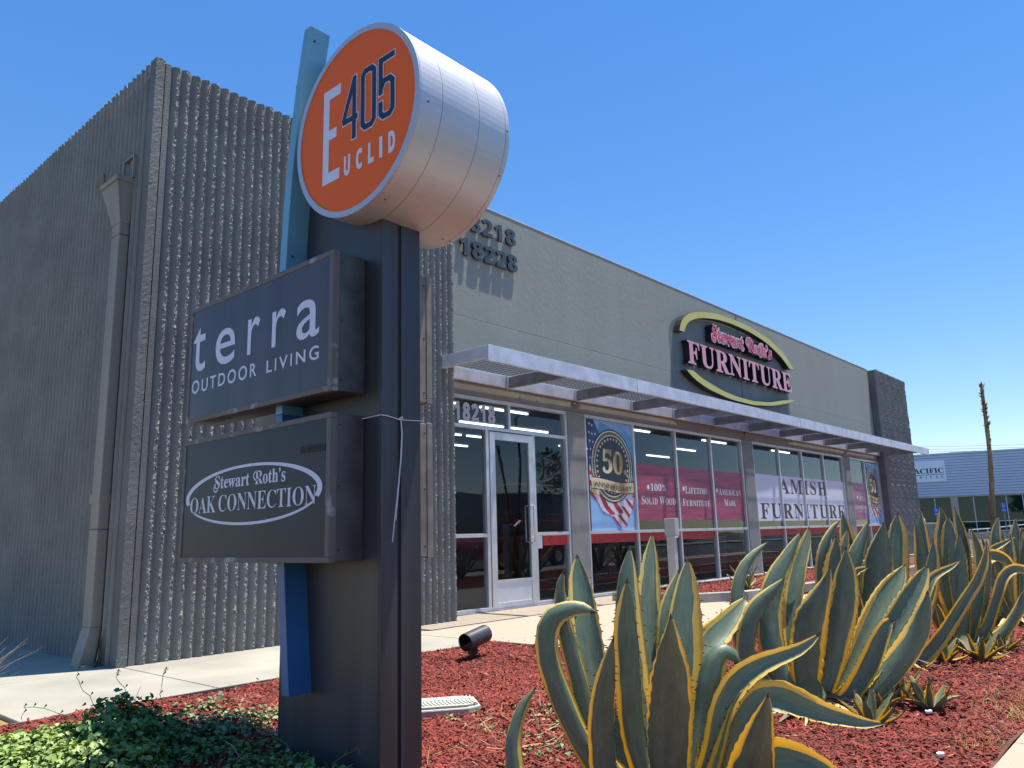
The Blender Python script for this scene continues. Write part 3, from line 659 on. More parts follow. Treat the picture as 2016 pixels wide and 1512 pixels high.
def arc_can(outer, inner, name='arc'):
    poly = outer+inner[::-1]; mb = MB(); n = len(outer)
    for i in range(n-1):
        a, b, c, d = outer[i], outer[i+1], inner[i+1], inner[i]
        F_ = [FAC.p(*p, .165) for p in (a, b, c, d)]; B_ = [FAC.p(*p, .02) for p in (a, b, c, d)]
        mb.q(*F_, m=0); mb.q(B_[1], B_[0], F_[0], F_[1], m=1); mb.q(B_[3], B_[2], F_[2], F_[3], m=1); mb.q(*B_, m=1)
    for e in (0, n-1):
        mb.q(FAC.p(*outer[e], .02), FAC.p(*outer[e], .165), FAC.p(*inner[e], .165), FAC.p(*inner[e], .02), m=1)
    me = bpy.data.meshes.new(name); me.from_pydata(mb.v, [], mb.f); me.polygons.foreach_set('material_index', mb.m); o = mobj(name, me, ws_, ['yellow', 'black'])
def interp(P_, n):
    P_ = np.array(P_); s = np.r_[0, np.cumsum(np.hypot(*np.diff(P_, axis=0).T))]; t = np.linspace(0, s[-1], n); x = np.interp(t, s, P_[:, 0]); y = np.interp(t, s, P_[:, 1])
    for _ in range(2): x[1:-1] = (x[:-2]+2*x[1:-1]+x[2:])/4; y[1:-1] = (y[:-2]+2*y[1:-1]+y[2:])/4
    return list(zip(x, y))
top_o = interp([(13.28, 4.852), (13.34, 5.08), (13.70, 5.29), (14.18, 5.417), (14.87, 5.522), (15.6, 5.552), (16.56, 5.538), (17.58, 5.424), (18.44, 5.20), (18.93, 4.872)], 40)
top_i = interp([(13.47, 4.86), (13.52, 5.02), (13.84, 5.19), (14.3, 5.31), (14.95, 5.40), (15.6, 5.43), (16.5, 5.41), (17.4, 5.305), (18.2, 5.09), (18.67, 4.853)], 40)
arc_can(top_o, top_i)
bot_i = interp([(13.72, 4.115), (14.03, 4.005), (14.94, 3.849), (15.6, 3.80), (16.41, 3.79), (17.3, 3.86), (18.1, 4.0), (18.79, 4.082)], 40)
bot_o = interp([(13.45, 4.093), (13.65, 3.973), (14.26, 3.815), (15.27, 3.706), (16.4, 3.70), (17.45, 3.795), (18.38, 3.96), (18.80, 4.078)], 40)
arc_can(bot_o, bot_i)

# posters and banners just behind the glass
def star(cx, cy, r): return [(cx+(r if i % 2 == 0 else r*.42)*math.cos(PI/2+i*PI/5), cy+(r if i % 2 == 0 else r*.42)*math.sin(PI/2+i*PI/5)) for i in range(10)]
GL = Plane((0, 7.4845, 0), (1, 0, 0), (0, 0, 1))
def poster(x0, x1, z0, z1, label):
    t = thing('anniversary_poster', label, 'poster', ((x0+x1)/2, 7.5, z0), 'anniversary posters')
    sx = (x1-x0)/1.36; X = lambda a: x0+(a-10.35)*sx; sz = (z1-z0)/1.83; Z = lambda b: z0+(b-1.035)*sz
    T = lambda P_: [(X(a), Z(b)) for a, b in P_]
    h = [0.]
    def put(name, m, *polys):
        h[0] += .0008; mb = MB()
        for p in polys: flat(mb, GL, T(p), h[0])
        return mb.obj(name, m, t)
    put('backing_sheet', 'black', [(10.335, 1.015), (11.73, 1.015), (11.73, 2.885), (10.335, 2.885)])
    put('sky_print', 'skyb', [(10.36, 1.04), (11.70, 1.04), (11.70, 2.86), (10.36, 2.86)])
    put('deep_sky_print', 'skyd', [(10.6, 2.45), (11.70, 2.05), (11.70, 2.62), (11.5, 2.74), (11.2, 2.70), (10.9, 2.80), (10.7, 2.85)])
    put('flag_canton', 'flagb', [(10.36, 2.86), (10.53, 2.86), (10.75, 2.56), (10.90, 2.30), (10.55, 2.05), (10.36, 2.10)])
    put('flag_star', 'white', *[star(a, b, .028) for a, b in ((10.41, 2.78), (10.49, 2.76), (10.40, 2.64), (10.48, 2.62), (10.57, 2.62), (10.41, 2.50), (10.5, 2.48), (10.6, 2.49), (10.42, 2.36), (10.5, 2.34), (10.4, 2.22), (10.47, 2.18), (10.66, 2.5), (10.58, 2.36))])
    cloth = [(10.36, 2.10), (10.55, 2.05), (10.9, 1.9), (11.66, 1.98), (11.66, 1.60), (11.55, 1.36), (11.44, 1.22), (11.27, 1.055), (11.05, 1.20), (10.90, 1.29), (10.70, 1.335), (10.55, 1.52), (10.36, 1.68)]
    put('flag_white', 'flagw', cloth)
    put('flag_stripe', 'flagr', [(10.36, 2.02), (10.44, 1.98), (10.44, 1.92), (10.36, 1.95)], [(10.36, 1.86), (10.44, 1.82), (10.44, 1.74), (10.36, 1.77)],
        [(10.36, 1.68), (10.44, 1.64), (10.56, 1.50), (10.68, 1.36), (10.80, 1.315), (10.70, 1.335), (10.58, 1.45), (10.45, 1.60), (10.36, 1.62)][:5]+[(10.70, 1.33), (10.55, 1.50), (10.36, 1.62)],
        [(10.60, 1.62), (10.70, 1.62), (10.86, 1.44), (11.05, 1.30), (10.90, 1.29), (10.74, 1.42)], [(10.98, 1.50), (11.10, 1.50), (11.30, 1.33), (11.18, 1.30), (11.06, 1.40)],
        [(11.10, 1.29), (11.20, 1.30), (11.40, 1.13), (11.36, 1.10)], [(10.93, 1.28), (11.02, 1.26), (11.22, 1.08), (11.27, 1.055), (11.08, 1.15)],
        [(11.24, 1.43), (11.32, 1.44), (11.50, 1.29), (11.45, 1.23)], [(11.36, 1.56), (11.44, 1.56), (11.61, 1.44), (11.57, 1.37)], [(11.60, 1.90), (11.67, 1.86), (11.67, 1.76), (11.60, 1.80)], [(11.60, 1.70), (11.67, 1.67), (11.67, 1.58), (11.60, 1.60)])
    c = (11.03, 2.11)
    put('badge', 'black', ell(c[0], c[1], .625, .625)); put('badge_ring', 'goldl', ell(c[0], c[1], .60, .60)); put('badge_ring', 'black', ell(c[0], c[1], .575, .575))
    put('bead', 'goldl', *[ell(c[0]+.552*math.cos(i*PI/40), c[1]+.552*math.sin(i*PI/40), .008, .008, 6) for i in range(80)])
    put('badge_ring', 'goldl', ell(c[0], c[1], .53, .53)); put('badge_centre', 'navy', ell(c[0], c[1], .508, .508))
    put('badge_star', 'goldl', *[star(c[0]+.455*math.cos(a), c[1]+.455*math.sin(a), .034) for a in np.linspace(0, 2*PI, 33)[:-1]+.05])
    def tx(name, m, body, a0, a1, b0, b1, style=SERIF, off=0., vf=None):
        h[0] += .0008; mb = MB(); text(mb, GL, body, X(a0), X(a1), Z(b0), Z(b1), h[0], style, off, vfun=vf); return mb.obj(name, m, t)
    tx('numeral_5', 'gold', '5', 10.735, 11.02, 1.975, 2.385, off=.012); tx('numeral_0', 'gold', '0', 11.05, 11.335, 1.965, 2.365, off=.012); tx('th', 'goldl', 'th', 11.355, 11.45, 1.975, 2.06)
    rib_ = lambda a: .028*math.sin((a-10.4)*2.6)*-1+.02
    a_ = np.linspace(10.39, 11.65, 24); zt = [1.855-.03*math.sin((x-10.39)*5.0)+.05*((x-10.39)/1.26)*0+(.03 if x < 10.6 else 0)*0 for x in a_]
    up = [(x, z) for x, z in zip(a_, [1.86+.035*math.cos((x-10.45)*3.6) for x in a_])]; dn = [(x, z-.175) for x, z in up][::-1]
    put('ribbon_fold', 'gold', [(10.39, 1.72), (10.39, 1.66), (10.52, 1.615), (10.60, 1.63), (10.60, 1.70)], [(11.60, 1.80), (11.65, 1.84), (11.65, 1.62), (11.56, 1.62)])
    put('ribbon_edge', 'black', [(x, z+.012) for x, z in up]+[(x, z-.012) for x, z in dn]); put('ribbon', 'gold', up+dn)
    tx('lettering', 'brown', 'ANNIVERSARY', 10.47, 11.58, 1.70, 1.775, None, .004, lambda x: sz*.035*math.cos(((x-x0)/sx+10.35-10.45)*3.6)+.022)
    return t
poster(10.35, 11.71, 1.035, 2.865, 'fiftieth anniversary poster beside the entrance door pier')
poster(24.15, 25.36, 1.035, 2.845, 'far fiftieth anniversary poster next to the dark end block')
def wpanel(x0, x1, z0, z1, lines, label, m='woodp', lm='white'):
    t = thing('window_banner', label, 'window banner', ((x0+x1)/2, 7.5, z0), 'printed window banners')
    mb = MB(); flat(mb, GL, [(x0, z0), (x1, z0), (x1, z1), (x0, z1)], 0); mb.obj('banner_sheet', m, t)
    for i, (words, a, b, c, d, bul) in enumerate(lines):
        mb = MB(); smallcaps(mb, GL, words, a, b, c, d, .001, SERIF, .80, 0); mb.obj('lettering', lm, t)
        sh = MB(); smallcaps(sh, GL, words, a+.012, b+.012, c-.012, d-.012, .0005, SERIF, .80, 0); sh.obj('letter_shadow', 'navy', t)
        if bul:
            mb = MB(); flat(mb, GL, ell(*bul, .04, .045, 16), .001); mb.obj('bullet', lm, t)
wpanel(11.79, 13.10, 1.193, 2.19, [(['100%'], 12.215, 12.76, 1.72, 1.845, (12.14, 1.785)), (['SOLID', 'WOOD'], 11.90, 13.07, 1.478, 1.625, None)], 'pink wood print banner reading 100% Solid Wood')
wpanel(13.20, 14.52, 1.190, 2.185, [(['LIFETIME'], 13.47, 14.365, 1.70, 1.84, (13.405, 1.79)), (['FURNITURE'], 13.34, 14.43, 1.462, 1.60, None)], 'pink wood print banner reading Lifetime Furniture')
wpanel(14.62, 15.94, 1.185, 2.18, [(['AMERICAN'], 14.84, 15.85, 1.70, 1.84, (14.765, 1.79)), (['MADE'], 15.05, 15.56, 1.478, 1.615, None)], 'pink wood print banner reading American Made')
wpanel(22.90, 24.06, 1.172, 2.205, [(['FREE'], 23.40, 23.82, 1.71, 1.855, (23.29, 1.80)), (['CUSTOMIZING'], 22.93, 24.03, 1.465, 1.59, None)], 'faded pink banner beside the far anniversary poster', 'woodf')
t = thing('amish_banner', 'white banner reading Amish Furniture across four window panes', 'window banner', (19.4, 7.5, 1.15))
mb = MB(); flat(mb, GL, [(16.56, 1.165), (22.23, 1.165), (22.23, 2.20), (16.56, 2.21)], 0); mb.obj('banner_sheet', 'amish', t)
for wd, a, b, c, d in (('AMISH', 17.93, 20.93, 1.80, 2.145), ('FURNITURE', 16.76, 22.12, 1.215, 1.56)):
    W_ = widths(wd, SERIF); k = (b-a)/(W_[-1][1]+.08*(len(wd)-1))
    for i, (ch, (p, q)) in enumerate(zip(wd, W_)):
        o_ = i*.08; mb = MB(); text(mb, GL, ch, a+(p+o_)*k, a+(q+o_)*k, c, d, .001, SERIF, .004); mb.obj('letter', 'brown', t)
# red decal strip under the transom
rd = thing('red_decal_strip', 'red decal band along the lower panes just below the mullion', 'window decal', (16, 7.5, .84))
RL = Plane((0, 7.4845, 0), (1, 0, 0), (0, 0, 1))
for a, b in ((9.12, 9.70), (10.29, 11.66), (11.73, 13.11), (13.18, 14.54), (16.58, 17.91), (17.99, 19.33), (19.39, 20.79), (20.86, 22.2), (22.9, 24.06), (24.14, 25.3)):
    mb = MB(); flat(mb, RL, [(a, .84), (b, .84), (b, .983), (a, .983)], 0); mb.obj('decal', 'redband', rd)
    mb = MB(); g = random.Random(int(a*10))
    for k in range(int((b-a)*11)):
        x = a+.04+g.random()*(b-a-.16); z = .855+g.random()*.10; l_ = g.uniform(.05, .14); an = g.uniform(-.5, .5) if g.random() < .7 else 1.4
        P_ = [(x, z), (min(b-.01, x+l_*.5*math.cos(an)), min(.978, max(.845, z+l_*.5*math.sin(an)+.01))), (min(b-.01, x+l_*math.cos(an)), min(.978, max(.845, z+l_*math.sin(an))))]
        for q in stroke(P_, .006): flat(mb, RL, [tuple(v) for v in q], .0006)
    mb.obj('scribble', 'black', rd)['kind'] = 'stuff'
pn = MB(); flat(pn, RL, [(8.98, .80), (9.10, .80), (9.10, .983), (8.98, .983)], 0); tag(pn.obj('paper_notice', 'paper'), 'small white paper notice taped beside the red decal', 'notice')

# ================================================================== PYLON SIGN
py = thing('pylon_sign', 'dark bronze pylon sign with orange round head and four box cabinets', 'pylon sign', (2.34, 3.1, 0))
X0, X1, Y0, Y1, ZT = 2.222, 2.458, 2.745, 3.52, 3.53
CY, CZ, CR = 2.79, 2.965, .470
XF, XB = 2.085, 2.675
bx('post', (X0, Y0+.012, -.1), (X1, Y1, ZT), 'pole', py, .003)
bx('post_front_strip', (X0+.0005, Y0, -.1), (2.316, Y0+.011, 2.60), 'pole', py, .002); bx('post_front_strip', (2.338, Y0, -.1), (X1-.0005, Y0+.011, 2.60), 'pole', py, .002)
bx('post_slot', (2.316, Y0+.008, -.1), (2.338, Y0+.0115, 2.58), 'seam', py)
# round head
N = 96
def drum(name, xa, xb, r, m, parent, x_in=None):
    mb = MB(); P = [(CY+r*math.cos(2*PI*k/N), CZ+r*math.sin(2*PI*k/N)) for k in range(N)]
    for k in range(N):
        a, b = P[k], P[(k+1) % N]; mb.q((xa, *a), (xb, *a), (xb, *b), (xa, *b))
    mb.q(*[(xa, *p) for p in P]); mb.q(*[(xb, *p) for p in P][::-1])
    o = mb.obj(name, m, parent)
    for p in o.data.polygons:
        if len(p.vertices) == 4: p.use_smooth = True
    return o
hd = bpy.data.objects.new('round_head', None); link(hd); hd.parent = py; hd.matrix_parent_inverse = root_inv(py)
segs = [XF+.002, X0-.001, X1+.001, 2.645, XB]
for i in range(4): drum('drum_band', segs[i]+(.0012 if i else 0), segs[i+1]-.0012, CR, 'silver', hd)
drum('seam_core', XF+.01, XB-.01, CR-.003, 'seam', hd)
FP = Plane((XF, 0, 0), (0, -1, 0), (0, 0, 1))   # faces -X ; u = -Y
mb = MB(); ring(mb, FP, (-CY, CZ), (CR+.002, CR+.002), .030, .006, 96)
for k in range(96):
    a, b = 2*PI*k/96, 2*PI*(k+1)/96
    for rr, dd in ((CR+.002, 1), (CR-.028, -1)):
        mb.q(FP.p(-CY+rr*math.cos(a), CZ+rr*math.sin(a), .006), FP.p(-CY+rr*math.cos(b), CZ+rr*math.sin(b), .006), FP.p(-CY+rr*math.cos(b), CZ+rr*math.sin(b), -.008), FP.p(-CY+rr*math.cos(a), CZ+rr*math.sin(a), -.008))
mb.obj('face_ring', 'rim', hd)
mb = MB(); flat(mb, FP, ell(-CY, CZ, CR-.027, CR-.027, 96), .0005); mb.obj('orange_face', 'orange', hd)
for x_, an in ((XF+.05, -.15), (XF+.05, .9), (XF+.05, -1.2), (XB-.02, -.5), (XB-.02, .9), (XB-.07, -1.45), (XB-.02, -1.45), (XB-.02, -.02)):
    c_, s_ = math.cos(an+PI), math.sin(an); yy, zz = CY-CR*math.cos(an), CZ+CR*math.sin(an); MB().tube([(x_, yy, zz), (x_, CY-(CR+.003)*math.cos(an), CZ+(CR+.003)*math.sin(an))], .0042, 8).obj('screw', 'seam', hd)
def draw(name, pl, polys, h, m, parent):
    mb = MB()
    for i, p in enumerate(polys): flat(mb, pl, [tuple(q) for q in p], h+i*.00006)
    return mb.obj(name, m, parent)
# E 405
draw('letter_e', FP, [[(-3.040, 2.712), (-2.992, 2.712), (-2.992, 3.215), (-3.040, 3.215)], [(-2.993, 3.160), (-2.900, 3.160), (-2.900, 3.215), (-2.993, 3.215)], [(-2.993, 2.940), (-2.930, 2.940), (-2.930, 2.992), (-2.993, 2.992)], [(-2.993, 2.712), (-2.902, 2.712), (-2.902, 2.768), (-2.993, 2.768)]], .0015, 'letter', hd)
def digits(wd):
    e = (wd-.028)/2; out = []
    # 4
    out += stroke([(-2.790+0, 3.190+e), (-2.875-e*.3, 2.985)], wd); out += stroke([(-2.877-e, 2.985), (-2.762+e, 2.985)], wd); out += stroke([(-2.789, 3.204+e), (-2.789, 2.875-e)], wd)
    # 0
    a0, a1, b0, b1, c_ = -2.723, -2.638, 2.900, 3.190, .020
    out += stroke([(a0+c_, b0), (a1-c_, b0), (a1, b0+c_), (a1, b1-c_), (a1-c_, b1), (a0+c_, b1), (a0, b1-c_), (a0, b0+c_)], wd, True)
    # 5
    out += stroke([(-2.490+e, 3.190), (-2.589, 3.190), (-2.589, 3.015-e)], wd)
    out += stroke([(-2.589, 3.040), (-2.566, 3.078), (-2.524, 3.078), (-2.504, 3.058), (-2.504, 2.920), (-2.524, 2.900), (-2.569, 2.900), (-2.589, 2.920), (-2.589, 2.980+e)], wd)
    return out
draw('number_outline', FP, digits(.040), .0015, 'letter', hd); draw('number_405', FP, digits(.028), .0045, 'navy', hd)
for ch, a, b in (('U', -2.866, -2.818), ('C', -2.772, -2.724), ('L', -2.681, -2.640), ('I', -2.599, -2.578), ('D', -2.535, -2.488)):
    mb = MB(); text(mb, FP, ch, a, b, 2.704, 2.808, .0015, SANSB, .03) if ch != 'I' else flat(mb, FP, [(a, 2.704), (b, 2.704), (b, 2.808), (a, 2.808)], .0015); mb.obj('letter_small', 'letter', hd)
# cabinets
def cabinet(x_in, x_out, z0, z1, face, side, name='sign_cabinet'):
    c = bpy.data.objects.new(name, None); link(c); c.parent = py; c.matrix_parent_inverse = root_inv(py)
    ya, yb = 2.868, 4.235; s = 1 if x_out > x_in else -1
    bx('case', (x_in, ya, z0), (x_out-s*.012, yb, z1), side, c, .004)
    fr = MB(); t_ = .022
    for a, b in (((ya-.004, z0-.004), (yb+.004, z0+t_)), ((ya-.004, z1-t_), (yb+.004, z1+.004)), ((ya-.004, z0+t_), (ya+t_*1.3, z1-t_)), ((yb-t_, z0+t_), (yb+.004, z1-t_))):
        fr.box((x_out-s*.035, a[0], a[1]), (x_out+s*.002, b[0], b[1]))
    fr.obj('face_frame', 'cabedge' if s < 0 else 'tan', c, .003)
    bx('sign_face', (x_out-s*.006, ya+.03, z0+t_), (x_out-s*.002, yb-t_, z1-t_), face, c)
    for z in (z0+.05, (z0+z1)/2, z1-.05): MB().tube([(x_out-s*.05, ya, z), (x_out-s*.05, ya-.003, z)], .0042, 8).obj('screw', 'seam', c)
    return c
XC = 2.035
ca = cabinet(X0-.001, XC, 1.665, 2.325, 'faceT', 'cab'); cb_ = cabinet(X0-.001, XC, .908, 1.560, 'faceO', 'cab')
cabinet(X1+.001, 2.642, 1.665, 2.325, 'faceT', 'tan'); cabinet(X1+.001, 2.642, .908, 1.560, 'faceO', 'tan')
CP = Plane((XC-.0002+.0, 0, 0), (0, -1, 0), (0, 0, 1)); CP.o.x = XC+.0018
def vround(name, pl, a, b, c, d, ch, off=0.0, st=None, par=None, h=.0012, m='letter'):
    mb = MB(); text(mb, pl, ch, a, b, c, d, h, st, off); return mb.obj(name, m, par)
for ch, a, b, c, d in (('t', -4.195, -4.052, 1.947, 2.203), ('e', -3.940, -3.733, 1.942, 2.142), ('r', -3.608, -3.490, 1.950, 2.142), ('r', -3.376, -3.254, 1.948, 2.134), ('a', -3.160, -2.972, 1.938, 2.130)):
    vround('letter', CP, a, b, c, d, ch, .004, None, ca)
W_ = widths('OUTDOOR', None)
def spaced(pl, word, a, b, c, d, par, off=.014, extra=.12):
    W_ = widths(word, None); k = (b-a)/(W_[-1][1]+extra*(len(word)-1))
    for i, (ch, (p, q)) in enumerate(zip(word, W_)):
        e = .010*(d-c)/.07 if ch in 'OUG' else 0
        vround('letter', pl, a+(p+i*extra)*k, a+(q+i*extra)*k, c-(e if ch in 'OUG' else 0)*.3, d+(e if ch in 'OG' else 0)*.3, ch, off, None, par)
spaced(CP, 'OUTDOOR', -4.196, -3.510, 1.828, 1.898, ca); spaced(CP, 'LIVING', -3.425, -2.970, 1.826, 1.888, ca)
# Oak Connection
OP = Plane((XC+.0018, 0, 0), (0, -1, 0), (0, 0, 1))
c = (-(4.189+2.922)/2, 1.236); R_ = ((4.189-2.922)/2, .150)
wfun = lambda an: .014+.024*abs(math.cos(an))**3
mb = MB(); ring(mb, OP, c, R_, wfun, .0012, 60, -.30, PI+.22, m=0); ring(mb, OP, c, R_, lambda an: .014, .0012, 50, PI+.50, 2*PI-.46, m=0); mb.obj('oval_ring', 'letter', cb_)
smw = widths('OAK', SERIF)
for wd, a, b in (('OAK', -4.142, -3.862), ('CONNECTION', -3.838, -2.968)):
    W_ = widths(wd, SERIF); k = (b-a)/W_[-1][1]
    for ch, (p, q) in zip(wd, W_):
        vround('letter', OP, a+p*k, a+q*k, 1.160, 1.245, ch, -.006, SERIF, cb_)
for wd, a, b in (('Stewart', -3.880, -3.538), ('Roth\u2019s', -3.485, -3.218)):
    vround('script_lettering', OP, a, b, 1.278, 1.346, wd, .006, SERIF, cb_)
sw4 = MB()
for P_ in ([(-3.470+.030*math.cos(t), 1.322+.022*math.sin(t)) for t in np.linspace(PI/2, PI/2+4.4, 12)], [(-3.868+.022*math.cos(t), 1.284+.020*math.sin(t)) for t in np.linspace(-.3, -4.8, 12)]):
    for q in stroke(P_, .008): flat(sw4, OP, [tuple(v) for v in q], .0012)
sw4.obj('swash', 'letter', cb_)
bx('tape_patch', (XC+.0004, 2.905, 1.395), (XC+.0016, 3.10, 1.428), 'tape', cb_)
# leaning blue channel on the post
a0 = [(2.100, 3.242), (2.2215, 3.242), (2.2215, 3.2465), (2.104, 3.2465), (2.104, 3.296), (2.145, 3.296), (2.145, 3.300), (2.100, 3.300)]
cf = np.polyfit([.30, .89, 1.6, 2.4, 3.1, 3.69], [3.242, 3.305, 3.368, 3.372, 3.305, 3.200], 3)
f_ = lambda z: float(np.polyval(cf, z))-3.242
def chan(zs, m, nm):
    mb = MB(); n = len(a0)
    for z in zs: mb.v += [(x, y+f_(z), z) for x, y in a0]
    for q in range(len(zs)-1):
        for k in range(n): mb.f.append((q*n+k, q*n+(k+1) % n, (q+1)*n+(k+1) % n, (q+1)*n+k)); mb.m.append(0)
    b = (len(zs)-1)*n; mb.f.append(tuple(range(n))); mb.m.append(0); mb.f.append(tuple(range(b+n-1, b-1, -1))); mb.m.append(0)
    return mb.obj(nm, m, py, .0015)
chan(np.linspace(.31, 1.62, 14), 'blue', 'blue_channel'); chan(np.linspace(1.622, 3.69, 20), 'blueL', 'blue_channel')
for z in (3.62, 3.0, 2.45): MB().tube([(2.135, 3.242+f_(z), z), (2.135, 3.238+f_(z), z)], .006, 8).obj('rivet', 'seam', py)
# cord tied round the post
cd = thing('cord', 'white cord knotted round the pylon post with two hanging ends', 'cord', (2.32, 2.73, 1.54))
zz = 1.545
mb = MB(); mb.tube([(2.2, 2.95, zz+.0), (2.214, 2.82, zz+.004), (2.216, 2.738, zz+.006), (2.25, 2.736, zz+.004), (2.325, 2.735, zz-.008), (2.40, 2.736, zz-.004), (2.464, 2.737, zz+.0), (2.467, 2.8, zz), (2.467, 3.0, zz)], .0028, 6); mb.obj('loop', 'string', cd)
mb = MB(); mb.tube([(2.325, 2.733, zz+.0), (2.326, 2.727, 1.47), (2.318, 2.726, 1.35), (2.300, 2.725, 1.20), (2.285, 2.724, 1.10), (2.270, 2.724, .985)], .0024, 6); mb.obj('hanging_end', 'string', cd)
mb = MB(); mb.tube([(2.325, 2.733, zz+.0), (2.330, 2.728, 1.48), (2.325, 2.727, 1.38), (2.304, 2.726, 1.20), (2.290, 2.725, 1.08)], .0024, 6); mb.obj('hanging_end', 'string', cd)
mb = MB(); mb.tube([(2.316, 2.733, zz-.004), (2.326, 2.724, zz+.004), (2.335, 2.733, zz-.006)], .005, 6); mb.obj('knot', 'string', cd)
